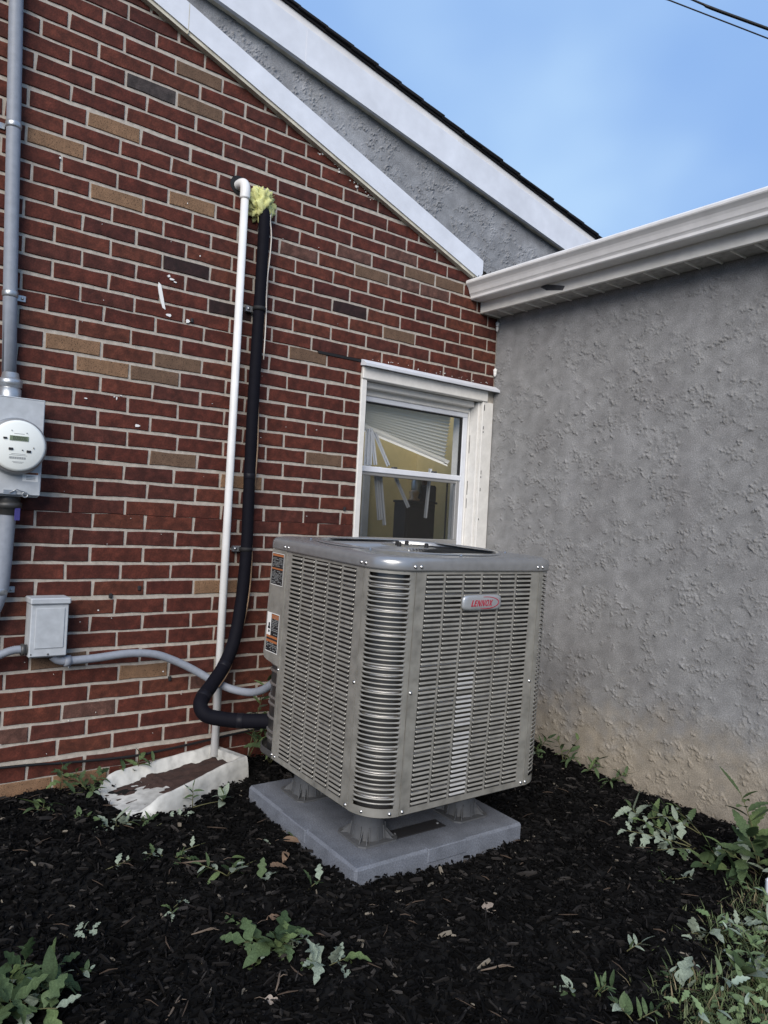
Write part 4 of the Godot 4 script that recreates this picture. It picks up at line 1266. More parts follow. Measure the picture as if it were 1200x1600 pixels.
func ac_outline(d: float, per := 8) -> PackedVector2Array:
	# rounded square, counted from the near left corner; (a, b) with b running back as negative
	var out := PackedVector2Array()
	var cc := [[AR, -AR, PI], [AR, -AW + AR, PI * 1.5], [AW - AR, -AW + AR, 0.0], [AW - AR, -AR, PI * 0.5]]
	for c in cc:
		for i in per + 1:
			var t: float = c[2] - PI * 0.5 + PI * 0.5 * i / per
			if c[2] == PI: t = PI * 0.5 + PI * 0.5 * i / per
			elif c[2] == PI * 1.5: t = PI + PI * 0.5 * i / per
			elif c[2] == 0.0: t = PI * 1.5 + PI * 0.5 * i / per
			else: t = PI * 0.5 * i / per
			out.append(Vector2(c[0] + cos(t) * (AR + d), c[1] + sin(t) * (AR + d)))
	return out

func sweep(s: SurfaceTool, prof: Array) -> void:
	# prof: (offset outwards, height) swept round the cabinet
	for i in prof.size() - 1:
		var A := ac_outline(prof[i].x)
		var B := ac_outline(prof[i + 1].x)
		for k in A.size():
			var j := (k + 1) % A.size()
			var mid := (A[k] + A[j]) * 0.5 - Vector2(AW * 0.5, -AW * 0.5)
			var hint: Vector3 = Vector3(mid.x, 0, mid.y).normalized() * (prof[i + 1].y - prof[i].y) + Vector3.UP * (prof[i].x - prof[i + 1].x)
			quad(s, Vector3(A[k].x, prof[i].y, A[k].y), Vector3(A[j].x, prof[i].y, A[j].y), Vector3(B[j].x, prof[i + 1].y, B[j].y), Vector3(B[k].x, prof[i + 1].y, B[k].y), hint)

func louver_mesh(w: float, sd: int) -> ArrayMesh:
	# a pressed louver: top edge flush, bulging out and down, open below, with closed ends
	var r := RandomNumberGenerator.new()
	r.seed = sd
	var s := S()
	var prof: Array[Vector2] = [Vector2(0.0, 0.0060), Vector2(0.0020, 0.0046), Vector2(0.0034, 0.0022), Vector2(0.0039, -0.0004), Vector2(0.0026, -0.0012), Vector2(-0.0006, 0.0035)]
	var sag := r.randf_range(-0.0003, 0.0003)
	for i in 5:
		var p := prof[i]
		var q := prof[i + 1]
		var hint := Vector3(0, p.x - q.x, 0) + Vector3(0, 0, p.y - q.y) if i < 4 else Vector3(0, -1, -0.3)
		quad(s, Vector3(0.002, p.y, p.x), Vector3(w - 0.002, p.y + sag, p.x), Vector3(w - 0.002, q.y + sag, q.x), Vector3(0.002, q.y, q.x), hint)
	for e in [0.0, w]:
		var xi: float = 0.002 if e == 0.0 else w - 0.002
		for i in 4:
			var p := prof[i]
			var q := prof[i + 1]
			tri(s, Vector3(e, 0.0035, 0.0), Vector3(xi, p.y, p.x), Vector3(xi, q.y, q.x), Vector3(-1 if e == 0.0 else 1, 0, 0.5))
	return fin(s)

func louver_panel(called: String, parent: Node3D, xf: Transform3D, length: float, c0: float, pitch_c: float, cw: float, ncol: int, single_from: int, lit_col := -1) -> void:
	# panel in its own axes: x along, y up, z out
	var s := S()
	var rows := 48
	var y0 := 0.026
	var y1 := 0.752
	var dy := (y1 - y0) / rows
	var th := 0.0015
	box(s, Vector3(0.001, 0.004, -th), Vector3(length - 0.001, y0 - 0.003, 0.0), 0.0)
	box(s, Vector3(0.001, y1 + 0.001, -th), Vector3(length - 0.001, AH - 0.001, 0.0), 0.0)
	box(s, Vector3(0.001, y0 - 0.003, -th), Vector3(c0 - 0.001, y1 + 0.001, 0.0), 0.0)
	for c in ncol:
		var xa: float = c0 + c * pitch_c + cw + 0.001
		var xb: float = c0 + (c + 1) * pitch_c - 0.001 if c < ncol - 1 else length - 0.001
		box(s, Vector3(xa, y0 - 0.003, -th), Vector3(xb, y1 + 0.001, 0.0), 0.0)
	# thin turned flanges down both sides
	for x in [0.0005, length - 0.0005]:
		box(s, Vector3(x - 0.0006, 0.004, -0.012), Vector3(x + 0.0006, AH - 0.001, 0.0011), 0.0)
	var panel := put(called, fin(s), M.cabinet, parent)
	panel.transform = xf
	var meshes: Array = []
	for v in 3: meshes.append(louver_mesh(cw, v + 2))
	var rest := S()
	var any := false
	for c in ncol:
		for r in rows:
			var at := Vector3(c0 + c * pitch_c, y0 + (r + 0.35) * dy, 0.0)
			var lit_louver: bool = c == lit_col and r < 27 and not (r > 21 and r < 23) and r != 14  # rows whose paler colour carries the reflected light
			if c >= single_from:
				var l := put("louver", meshes[rng.randi() % 3], M.cabinet_lit if lit_louver else M.cabinet, panel)
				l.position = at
			else:
				rest.append_from(meshes[rng.randi() % 3], 0, Transform3D(Basis.IDENTITY, at))
				any = true
	if any: tag(put("louvers", rest.commit(), M.cabinet, panel), "", "", "", "stuff")

func corner_grille(parent: Node3D, center: Vector2, a0: float, single: bool) -> void:
	# quarter round guard with rolled slots; angles run from a0 over 90 degrees
	var s := S(true)
	var cap := 10
	var band := func(st: SurfaceTool, f0: float, f1: float, y0: float, y1: float, r: float, n: int) -> void:
		for i in n:
			var t0: float = a0 + PI * 0.5 * lerpf(f0, f1, float(i) / n)
			var t1: float = a0 + PI * 0.5 * lerpf(f0, f1, float(i + 1) / n)
			var d0 := Vector3(cos(t0), 0, sin(t0))
			var d1 := Vector3(cos(t1), 0, sin(t1))
			var c := Vector3(center.x, 0, center.y)
			quad(st, c + d0 * r + Vector3.UP * y0, c + d1 * r + Vector3.UP * y0, c + d1 * r + Vector3.UP * y1, c + d0 * r + Vector3.UP * y1, d0)
			quad(st, c + d0 * (r - 0.0015) + Vector3.UP * y0, c + d1 * (r - 0.0015) + Vector3.UP * y0, c + d1 * (r - 0.0015) + Vector3.UP * y1, c + d0 * (r - 0.0015) + Vector3.UP * y1, -d0)
	var y0 := 0.030
	var y1 := 0.752
	band.call(s, 0.012, 0.13, 0.003, AH - 0.001, AR, 4)
	band.call(s, 0.86, 0.988, 0.003, AH - 0.001, AR, 4)
	band.call(s, 0.13, 0.86, 0.003, y0, AR, 14)
	band.call(s, 0.13, 0.86, y1, AH - 0.001, AR, 14)
	var o := put("corner_guard", fin(s), M.cabinet, parent)
	var rows := 49
	var dy := (y1 - y0) / rows
	var all := S(true)
	for r in range(1, rows):
		var p := PackedVector3Array()
		var rr := PackedFloat32Array()
		for i in 15:
			var f := lerpf(0.125, 0.865, i / 14.0)
			var t := a0 + PI * 0.5 * f
			var c := Vector3(center.x, 0, center.y)
			p.append(c + Vector3(cos(t), 0, sin(t)) * (AR - 0.0022) + Vector3.UP * (y0 + r * dy))
			rr.append(0.0029 + 0.003 * pow(absf(f - 0.495) / 0.37, 24.0))
		if single:
			tube_part("guard_bar", p, rr, 6, M.cabinet, o)
		else:
			tube(all, p, rr, 5)
	if not single: tag(put("guard_bars", fin(all), M.cabinet, o), "", "", "", "stuff")

func build_condenser() -> void:
	var basis := Basis.from_euler(Vector3(0.03229, -0.00949, 0.00117))
	var corner := Vector3(-1.5987, 0.22, 1.1536)
	var u := thing("air_conditioner", "grey metal outdoor air conditioner with louvered sides and red lettered badge", "air conditioner", corner + basis * Vector3(AW * 0.5, 0, -AW * 0.5))
	u.transform.basis = basis
	# parts are laid out from the near left corner; a plain offset brings them to the base centre
	var sh := Transform3D(Basis.IDENTITY, Vector3(-AW * 0.5, 0, AW * 0.5))
	var s := S(true)
	sweep(s, [Vector2(-0.30, 0.0), Vector2(-0.004, 0.0), Vector2(-0.002, 0.001), Vector2(-0.002, 0.022), Vector2(-0.006, 0.024)])
	put("base_pan", fin(s), M.dark_metal, u).transform = sh
	# coil: dark finned core with bright tube rows
	s = S(true)
	sweep(s, [Vector2(-0.026, 0.01), Vector2(-0.026, AH)])
	var coil := put("coil", fin(s), M.coil, u)
	coil.transform = sh
	s = S(true)
	for i in 29:
		if (i * 7) % 5 < 2: continue
		var y := 0.03 + i * 0.0252
		sweep(s, [Vector2(-0.026, y - 0.005), Vector2(-0.0215, y - 0.003), Vector2(-0.020, y), Vector2(-0.0215, y + 0.003), Vector2(-0.026, y + 0.005)])
	tag(put("coil_tubes", fin(s), M.coil_tube, coil), "", "", "", "stuff")
	# louvered side panels
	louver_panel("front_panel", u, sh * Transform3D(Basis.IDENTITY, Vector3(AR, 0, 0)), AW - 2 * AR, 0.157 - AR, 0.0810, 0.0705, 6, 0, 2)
	louver_panel("left_panel", u, sh * Transform3D(Basis(Vector3(0, 0, 1), Vector3(0, 1, 0), Vector3(-1, 0, 0)), Vector3(0, 0, -0.597)), 0.597 - AR, 0.597 - 0.560, 0.0828, 0.0715, 5, 99)
	louver_panel("right_panel", u, sh * Transform3D(Basis(Vector3(0, 0, -1), Vector3(0, 1, 0), Vector3(1, 0, 0)), Vector3(AW, 0, -AR)), AW - 2 * AR, 0.157 - AR, 0.0810, 0.0705, 6, 99)
	louver_panel("rear_panel", u, sh * Transform3D(Basis(Vector3(-1, 0, 0), Vector3(0, 1, 0), Vector3(0, 0, -1)), Vector3(AW - AR, 0, -AW)), AW - 2 * AR, 0.157 - AR, 0.0810, 0.0705, 6, 99)
	var g := Node3D.new()
	corner_grille(u, Vector2(AR - AW * 0.5, AW * 0.5 - AR), PI * 0.5, true)
	corner_grille(u, Vector2(AW * 0.5 - AR, AW * 0.5 - AR), 0.0, false)
	corner_grille(u, Vector2(AW * 0.5 - AR, -AW * 0.5 + AR), -PI * 0.5, false)
	g.free()
	# control box on the left rear corner, with warning labels
	s = S()
	var pr := v2([-0.597, AH - 0.002, -0.702, AH - 0.002, -0.720, 0.372, -0.712, 0.356, -0.690, 0.350, -0.612, 0.342, -0.597, 0.342])
	prism(s, pr, -0.003, 0.16)
	var cb := put("control_box", fin(s), M.cabinet, u)
	cb.transform = sh * Transform3D(Basis(Vector3(0, 0, 1), Vector3(0, 1, 0), Vector3(1, 0, 0)), Vector3(0, 0, 0))
	box_part("service_valve_panel", Vector3(0.05, 0.02, -0.70), Vector3(0.12, 0.341, -0.597), 0.002, M.dark_metal, u).transform = sh
	box_part("corner_post", Vector3(0.0, 0.003, -0.612), Vector3(0.004, 0.342, -0.5975), 0.001, M.cabinet, u).transform = sh
	label_on(cb, [-0.699, 0.749, -0.612, 0.631], 1)
	label_on(cb, [-0.706, 0.527, -0.616, 0.382], 2)
	# top cap with rounded edge, raised ring and fan guard
	s = S(true)
	sweep(s, [Vector2(-0.012, AH - 0.004), Vector2(0.004, AH - 0.004), Vector2(0.0045, AH + 0.002), Vector2(0.0045, AH + 0.018), Vector2(0.002, AH + 0.027), Vector2(-0.005, AH + 0.034), Vector2(-0.016, AH + 0.038), Vector2(-0.032, AH + 0.040)])
	var outer := ac_outline(-0.032)
	var cc := Vector2(AW * 0.5, -AW * 0.5)
	var R0 := 0.345
	for k in outer.size():
		var j := (k + 1) % outer.size()
		var da := (outer[k] - cc).normalized()
		var db := (outer[j] - cc).normalized()
		var steps := 3
		for q in steps:
			var t0 := float(q) / steps
			var t1 := float(q + 1) / steps
			var pa0 := outer[k].lerp(cc + da * R0, t0)
			var pa1 := outer[k].lerp(cc + da * R0, t1)
			var pb0 := outer[j].lerp(cc + db * R0, t0)
			var pb1 := outer[j].lerp(cc + db * R0, t1)
			quad(s, Vector3(pa0.x, AH + 0.040 + 0.003 * t0, pa0.y), Vector3(pb0.x, AH + 0.040 + 0.003 * t0, pb0.y), Vector3(pb1.x, AH + 0.040 + 0.003 * t1, pb1.y), Vector3(pa1.x, AH + 0.040 + 0.003 * t1, pa1.y), Vector3.UP)
	var topc := put("top_cap", fin(s), M.cap, u)
	topc.transform = sh
	var mid := Transform3D(Basis.IDENTITY, Vector3(cc.x, AH, cc.y))
	s = S(true)
	lathe(s, [Vector2(0.346, 0.0425), Vector2(0.342, 0.045), Vector2(0.335, 0.046), Vector2(0.327, 0.045), Vector2(0.322, 0.041), Vector2(0.320, 0.015), Vector2(0.320, -0.05)], 72, mid)
	put("fan_ring", fin(s), M.cap, topc)
	s = S()
	var nb := 66
	for i in nb:
		var a := TAU * i / nb
		var dv := Vector3(cos(a), 0, sin(a))
		var tv := Vector3(-sin(a), 0, cos(a))
		var p0 := dv * 0.105 + Vector3.UP * 0.039
		var p1 := dv * 0.318 + Vector3.UP * 0.026
		var w0 := tv * 0.0036
		var w1 := tv * 0.0120
		var up := Vector3.UP
		var ln := Vector3.ZERO
		quad(s, mid * (p0 - w0), mid * (p1 - w1 - up * 0.004), mid * (p1 + w1 * 0.55 + up * 0.006), mid * (p0 + w0 * 0.7 + up * 0.004), Vector3.UP)
		quad(s, mid * (p0 - w0), mid * (p1 - w1 - up * 0.004), mid * (p1 - w1 - up * 0.016), mid * (p0 - w0 - up * 0.008), -tv)
	tag(put("fan_guard", fin(s), M.cap, topc), "", "", "", "stuff")
	s = S(true)
	lathe(s, [Vector2(0.112, 0.030), Vector2(0.110, 0.039), Vector2(0.097, 0.042), Vector2(0.0, 0.043)], 36, mid)
	put("guard_hub", fin(s), M.cap, topc)
	s = S(true)
	lathe(s, [Vector2(0.320, -0.03), Vector2(0.0, -0.03)], 36, mid)
	put("fan_well", fin(s), M.black, topc)
	for q in [[0.035, -0.055], [-0.06, 0.02], [0.04, 0.055], [-0.03, -0.03]]:
		s = S(true)
		lathe(s, [Vector2(0.008, 0.042), Vector2(0.008, 0.054), Vector2(0.005, 0.058), Vector2(0.0, 0.058)], 10, mid * Transform3D(Basis.IDENTITY, Vector3(q[0], 0, q[1])))
		put("motor_bolt", fin(s), M.black, topc)
	# screws along the seams and round the ring
	var spots: Array = []
	for q in [[0.0, -0.560], [0.0, -0.585]]: pass
	for q in [[-AR - 0.012, AH + 0.010], [-AR + 0.012, AH + 0.010], [-AR - 0.012, 0.014], [-AR - 0.012, 0.40], [-0.585, AH + 0.010], [-0.610, AH + 0.010], [-0.588, 0.016], [-0.606, 0.33], [-0.61, 0.018]]:
		spots.append([Vector3(-0.0045 if q[1] > AH else 0.0, q[1], q[0]), Vector3.LEFT])
	for q in [[AR - 0.010, AH + 0.010], [AR + 0.014, AH + 0.010], [AR + 0.012, 0.014], [AR + 0.010, 0.385], [AW - AR - 0.012, AH + 0.010], [AW - AR + 0.012, AH + 0.010], [AW - AR - 0.012, 0.014], [AW - AR + 0.010, 0.014], [AW - AR - 0.008, 0.375]]:
		spots.append([Vector3(q[0], q[1], 0.0045 if q[1] > AH else 0.0), Vector3.BACK])
	spots.append([Vector3(0.0155, 0.014, -0.0615), Vector3(-0.86, 0, 0.5).normalized()])
	spots.append([Vector3(0.0825, 0.014, -0.005), Vector3(-0.3, 0, 0.95).normalized()])
	for a in [0.6, 1.75, 2.6, 3.7, 4.9, 5.7]:
		spots.append([Vector3(cc.x + cos(a) * 0.362, AH + 0.043, cc.y + sin(a) * 0.362), Vector3.UP])
	for q in spots:
		s = S(true)
		dome_screw(s, q[0], q[1], 0.0062)
		put("screw", fin(s), M.chrome, u).transform = sh
	# badge with lettering and crescent
	s = S(true)
	var bp: Array = []
	for ring in [[1.0, 0.0035], [1.0, 0.009], [0.95, 0.0125], [0.80, 0.0150], [0.4, 0.0165], [0.0, 0.0168]]:
		var row: Array[Vector3] = []
		for i in 40:
			var t := TAU * i / 40.0
			var cx := signf(cos(t)) * pow(absf(cos(t)), 0.38)
			var sy := signf(sin(t)) * pow(absf(sin(t)), 0.42)
			row.append(Vector3(0.396 + 0.087 * cx * ring[0], 0.661 + 0.0255 * sy * ring[0], ring[1]))
		bp.append(row)
	for i in bp.size() - 1:
		for k in 40:
			var j := (k + 1) % 40
			quad(s, bp[i][k], bp[i][j], bp[i + 1][j], bp[i + 1][k], Vector3(bp[i][k].x - 0.396, bp[i][k].y - 0.661, 0.03))
	var badge := put("badge", fin(s), M.badge, u)
	badge.transform = sh
	var tm := TextMesh.new()
	var sf := SystemFont.new()
	sf.font_names = PackedStringArray(["Droid Sans"])
	sf.font_weight = 700
	tm.font = sf
	tm.text = "LENNOX"
	tm.font_size = 64
	tm.pixel_size = 0.00045
	tm.depth = 0.0016
	var arr := tm.surface_get_arrays(0) if tm.get_surface_count() > 0 else []
	if not arr.is_empty():
		var vs: PackedVector3Array = arr[Mesh.ARRAY_VERTEX]
		var lo := Vector3(1e9, 1e9, 0)
		var hi := Vector3(-1e9, -1e9, 0)
		for v in vs:
			lo = Vector3(minf(lo.x, v.x), minf(lo.y, v.y), 0)
			hi = Vector3(maxf(hi.x, v.x), maxf(hi.y, v.y), 0)
		var k := Vector2(0.092 / (hi.x - lo.x), 0.0205 / (hi.y - lo.y))
		s = S()
		var ix: PackedInt32Array = arr[Mesh.ARRAY_INDEX] if arr[Mesh.ARRAY_INDEX] != null else PackedInt32Array(range(vs.size()))
		for i in ix:
			var v := vs[i]
			var y := (v.y - (lo.y + hi.y) * 0.5) * k.y
			s.add_vertex(Vector3(0.389 + (v.x - (lo.x + hi.x) * 0.5) * k.x + y * 0.28, 0.6605 + y, 0.0165 + v.z))
		put("lettering", fin(s), M.red, badge)
	s = S(true)
	var cp := PackedVector3Array()
	var cr := PackedFloat32Array()
	for i in 21:
		var t := lerpf(1.75, -1.9, i / 20.0)
		cp.append(Vector3(0.404 + 0.062 * cos(t), 0.661 + 0.0195 * sin(t), 0.0155 - 0.0022 * maxf(0.0, cos(t))))
		cr.append(0.0006 + 0.0022 * sin(PI * i / 20.0))
	tube(s, cp, cr, 6)
	put("crescent", fin(s), M.red, badge)

func label_on(parent: Node3D, r: Array, kind: int) -> void:
	# flat printed label on the control box (its own axes: x is the cabinet's depth, y up, -z outwards)
	var quad_at := func(s: SurfaceTool, x0: float, y0: float, x1: float, y1: float, z: float) -> void:
		box(s, Vector3(minf(x0, x1), minf(y0, y1), z), Vector3(maxf(x0, x1), maxf(y0, y1), z + 0.0002), 0.0)
	var s := S()
	quad_at.call(s, r[0], r[1], r[2], r[3], -0.0034)
	var l := put("warning_label", fin(s), M.sticker, parent)
	var w: float = r[2] - r[0]
	var h: float = r[1] - r[3]
	var at := func(st: SurfaceTool, fx0: float, fy0: float, fx1: float, fy1: float, z: float) -> void:
		quad_at.call(st, r[0] + w * fx0, r[3] + h * fy0, r[0] + w * fx1, r[3] + h * fy1, z)
	s = S()
	if kind == 1: at.call(s, 0.02, 0.02, 0.98, 0.985, -0.0037)
	else:
		at.call(s, 0.35, 0.42, 0.97, 0.98, -0.0037)
		at.call(s, 0.02, 0.02, 0.97, 0.42, -0.0037)
	put("label_ink", fin(s), M.ink, l)
	s = S()
	if kind == 1:
		at.call(s, 0.03, 0.905, 0.97, 0.97, -0.004)
		at.call(s, 0.03, 0.49, 0.97, 0.535, -0.004)
	else:
		at.call(s, 0.38, 0.86, 0.95, 0.97, -0.004)
		at.call(s, 0.03, 0.36, 0.95, 0.42, -0.004)
		at.call(s, 0.03, 0.25, 0.95, 0.31, -0.004)
	tag(put("label_stripe", fin(s), M.orange, l), "", "", "", "stuff")
	s = S()
	for i in 22:
		var y := 0.06 + 0.9 * i / 22.0
		if kind == 1 and (y > 0.86 or (y > 0.45 and y < 0.58)): continue
		if kind == 2 and y > 0.23 and y < 0.44: continue
		var x := 0.08 if kind == 1 or y < 0.44 else 0.42
		while x < 0.9:
			var d := rng.randf_range(0.04, 0.16)
			if rng.randf() < 0.75: at.call(s, x, y, minf(x + d, 0.93), y + 0.014, -0.004)
			x += d + 0.03
	tag(put("label_text", fin(s), M.ink_grey, l), "", "", "", "stuff")
	if kind == 2:
		s = S()
		at.call(s, 0.14, 0.62, 0.26, 0.74, -0.0037)
		at.call(s, 0.10, 0.58, 0.30, 0.64, -0.0037)
		at.call(s, 0.15, 0.49, 0.27, 0.55, -0.0037)
		tag(put("pictogram", fin(s), M.ink, l), "", "", "", "stuff")

func build_wires() -> void:
	var a := thing("power_line", "lower and thinner of the two overhead wires in the sky", "wire", Vector3.ZERO, "overhead wires")
	tube_part("strand", v3([20.0, 33.5, -30.0, 32.107, 29.575, -20.317, 36.404, 27.815, -17.041, 60.0, 18.3, 1.0]), 0.036, 6, M.cable, a)
	var b := thing("power_line", "upper and thicker of the two overhead wires in the sky", "wire", Vector3.ZERO, "overhead wires")
	tube_part("strand", spline(v3([28.0, 31.9, -23.5, 33.136, 29.645, -19.527, 33.887, 29.286, -18.955, 36.379, 28.327, -17.055, 48.0, 23.9, -8.2]), 4), [0.05, 0.05, 0.05, 0.05, 0.05, 0.06, 0.07, 0.08, 0.085, 0.085, 0.085, 0.085, 0.085, 0.085, 0.085, 0.085, 0.085], 6, M.cable, b)

# ---------------------------------------------------------------- mulch, plants, litter
func build_mulch() -> void:
	var kinds := [["mulch", 0.006, 0.021, 0.34, 42000], ["mulch_shreds", 0.010, 0.046, 0.12, 30000]]
	for kd in kinds:
		var r := RandomNumberGenerator.new()
		r.seed = 40 + int(kd[4])
		# one ragged chip, unit length
		var s := S()
		var asp: float = kd[3]
		var a := v2([-0.5, -0.16, -0.30, -0.5, 0.12, -0.42, 0.5, -0.22, 0.44, 0.2, 0.05, 0.5, -0.36, 0.38])
		var up := PackedVector3Array()
		var dn := PackedVector3Array()
		for p in a:
			up.append(Vector3(p.x, 0.11 + 0.05 * sin(p.x * 7.0), p.y * asp))
			dn.append(Vector3(p.x * 1.04, -0.10, p.y * asp * 1.06))
		for i in a.size():
			var j := (i + 1) % a.size()
			quad(s, dn[i], dn[j], up[j], up[i], Vector3(a[i].x + a[j].x, 0, (a[i].y + a[j].y) * asp))
			tri(s, Vector3(0.02, 0.17, 0.01), up[i], up[j], Vector3.UP)
		var mm := MultiMesh.new()
		mm.transform_format = MultiMesh.TRANSFORM_3D
		mm.use_colors = true
		mm.mesh = fin(s)
		mm.instance_count = kd[4]
		for i in int(kd[4]):
			var x := 0.0
			var z := 0.0
			for t in 8:
				x = r.randf_range(-3.0, -0.01)
				z = r.randf_range(0.01, 2.5)
				# inside the view, thinned far from the lens, off the pad and the splash block
				var lx := x + 1.5997
				var lz := z - 1.1028
				if lx > 0.006 and lx < 0.72 and lz < -0.006 and lz > -0.725: continue
				if x > -2.07 and x < -1.53 and absf(z - 0.166 + (x + 1.785) * 0.26) < 0.135: continue
				if (z - 0.9) > 1.55 * (x + 3.3): continue
				break
			var L := lerpf(kd[1], kd[2], pow(r.randf(), 1.7))
			if r.randf() < 0.02: L *= 1.7
			var b := Basis(Vector3.UP, r.randf() * TAU) * Basis(Vector3(0, 0, 1), r.randfn(0, 0.30)) * Basis(Vector3(1, 0, 0), r.randfn(0, 0.45))
			b = b.scaled(Vector3.ONE * L)
			mm.set_instance_transform(i, Transform3D(b, Vector3(x, ground_y(x, z) + clump(x, z) + 0.004 + 0.010 * r.randf() * r.randf() + 0.004 * r.randfn(), z)))
			var q := r.randf()
			var v := 0.0018 + 0.006 * r.randf() * r.randf()
			var c := Color(v, v * 0.98, v * 1.02)
			if q < 0.16: c = Color(0.0135, 0.0125, 0.0122) * r.randf_range(0.6, 1.5)
			elif q < 0.20: c = Color(0.036, 0.033, 0.031) * r.randf_range(0.6, 1.3)
			elif q < 0.2065: c = Color(0.17, 0.15, 0.12) * r.randf_range(0.7, 1.2)
			mm.set_instance_color(i, c)
		var o := MultiMeshInstance3D.new()
		o.name = numbered(self, kd[0])
		o.multimesh = mm
		o.material_override = M.chip
		add_child(o, true)
		tag(o, "black shredded bark mulch covering the bed" if kd[0] == "mulch" else "thin dark wood splinters strewn over the mulch bed", "mulch", "", "stuff")
	# longer brown strands and twigs tangled in the chips
	var rt := RandomNumberGenerator.new()
	rt.seed = 17
	var stw := S()
	for i in 170:
		var x := rt.randf_range(-2.9, -0.05)
		var z := rt.randf_range(0.05, 2.3)
		if x > -1.62 and x < -0.86 and z > 0.34 and z < 1.13: continue
		if x > -2.07 and x < -1.50 and z < 0.45: continue
		var a := rt.randf() * TAU
		var L := rt.randf_range(0.012, 0.034)
		var d := Vector3(cos(a), rt.randf_range(-0.1, 0.15), sin(a)) * L
		var c := Vector3(x, ground_y(x, z) + clump(x, z) + 0.016, z)
		var bend := Vector3(-d.z, 0.0, d.x) * rt.randf_range(-0.25, 0.25)
		var r0 := rt.randf_range(0.0010, 0.0024)
		tube(stw, PackedVector3Array([c - d, c + bend * 0.7 + Vector3(0, 0.002, 0), c + d]), [r0 * 0.5, r0, r0 * 0.4], 5)
	tag(put("mulch_strands", fin(stw), M.brown_shred), "thin brown strands and twiglets tangled in the black mulch", "mulch", "", "stuff")
	# lawn edge at the lower right
	var g := RandomNumberGenerator.new()
	g.seed = 90
	var s := S()
	quad(s, Vector3(-0.5, 0, 0), Vector3(0.5, 0, 0), Vector3(0.36, 0.55, 0.10), Vector3(-0.36, 0.55, 0.10), Vector3(0, 0.2, 1))
	tri(s, Vector3(-0.36, 0.55, 0.10), Vector3(0.36, 0.55, 0.10), Vector3(0.0, 1.0, 0.38), Vector3(0, 0.4, 1))
	var mm := MultiMesh.new()
	mm.transform_format = MultiMesh.TRANSFORM_3D
	mm.use_colors = true
	mm.mesh = fin(s)
	var N := 26000
	mm.instance_count = N
	for i in N:
		var x := 0.0
		var z := 0.0
		for t in 30:
			x = g.randf_range(-1.75, -0.02)
			z = g.randf_range(1.70, 2.75)
			var edge := 1.83 + maxf(0.0, -0.62 - x) * 0.30 + 0.05 * sin(x * 17.0) + 0.04 * sin(x * 41.0)
			if z > edge - 0.06 * g.randf() * g.randf() * 3.0: break
		var hgt := g.randf_range(0.015, 0.060)
		var b := Basis(Vector3.UP, g.randf() * TAU) * Basis(Vector3(1, 0, 0), g.randf_range(0.0, 1.0))
		b = b * Basis.from_scale(Vector3(g.randf_range(0.0022, 0.0055), hgt, hgt))
		mm.set_instance_transform(i, Transform3D(b, Vector3(x, ground_y(x, z) - 0.003, z)))
		var v := g.randf_range(0.6, 1.35)
		mm.set_instance_color(i, (Color(0.075, 0.105, 0.040).lerp(Color(0.15, 0.17, 0.09), g.randf() * g.randf()) if g.randf() < 0.86 else Color(0.20, 0.165, 0.095)) * v)
	var o := MultiMeshInstance3D.new()
	o.name = numbered(self, "grass")
	o.multimesh = mm
	o.material_override = M.grass
	add_child(o, true)
	tag(o, "green grass at the edge of the mulch bed, lower right", "grass", "", "stuff")

func ground_leaves() -> void:
	# low leafy growth matted into the grass
	var g := RandomNumberGenerator.new()
	g.seed = 61
	for v in 2:
		var mm := MultiMesh.new()
		mm.transform_format = MultiMesh.TRANSFORM_3D
		mm.use_colors = true
		mm.mesh = leaf_mesh(1.0, 0.42 if v == 0 else 0.30, 4 if v == 0 else 0, 0.5, 0.25, 0.2)
		mm.instance_count = 1500
		for i in 1500:
			var x := 0.0
			var z := 0.0
			for t in 30:
				x = g.randf_range(-1.6, -0.02)
				z = g.randf_range(1.70, 2.7)
				var edge := 1.83 + maxf(0.0, -0.62 - x) * 0.30 + 0.06 * sin(x * 17.0) + 0.05 * sin(x * 41.0)
				if z > edge: break
			var L := g.randf_range(0.018, 0.055)
			var b := Basis(Vector3.UP, g.randf() * TAU) * Basis(Vector3(1, 0, 0), g.randf_range(-0.9, 0.25)) * Basis(Vector3(0, 0, 1), g.randf_range(-0.7, 0.7))
			mm.set_instance_transform(i, Transform3D(b.scaled(Vector3.ONE * L), Vector3(x, ground_y(x, z) + g.randf_range(0.004, 0.045), z)))
			var c := Color(0.085, 0.14, 0.055).lerp(Color(0.16, 0.22, 0.11), g.randf())
			if g.randf() < 0.15: c = Color(0.26, 0.33, 0.26)
			mm.set_instance_color(i, c * g.randf_range(0.7, 1.2))
		var o := MultiMeshInstance3D.new()
		o.name = numbered(self, "ground_cover")
		o.multimesh = mm
		o.material_override = M.grass
		add_child(o, true)
		tag(o, ["low lobed leaves matted into the grass at lower right", "small smooth leaves matted into the grass at lower right"][v], "ground cover", "", "stuff")

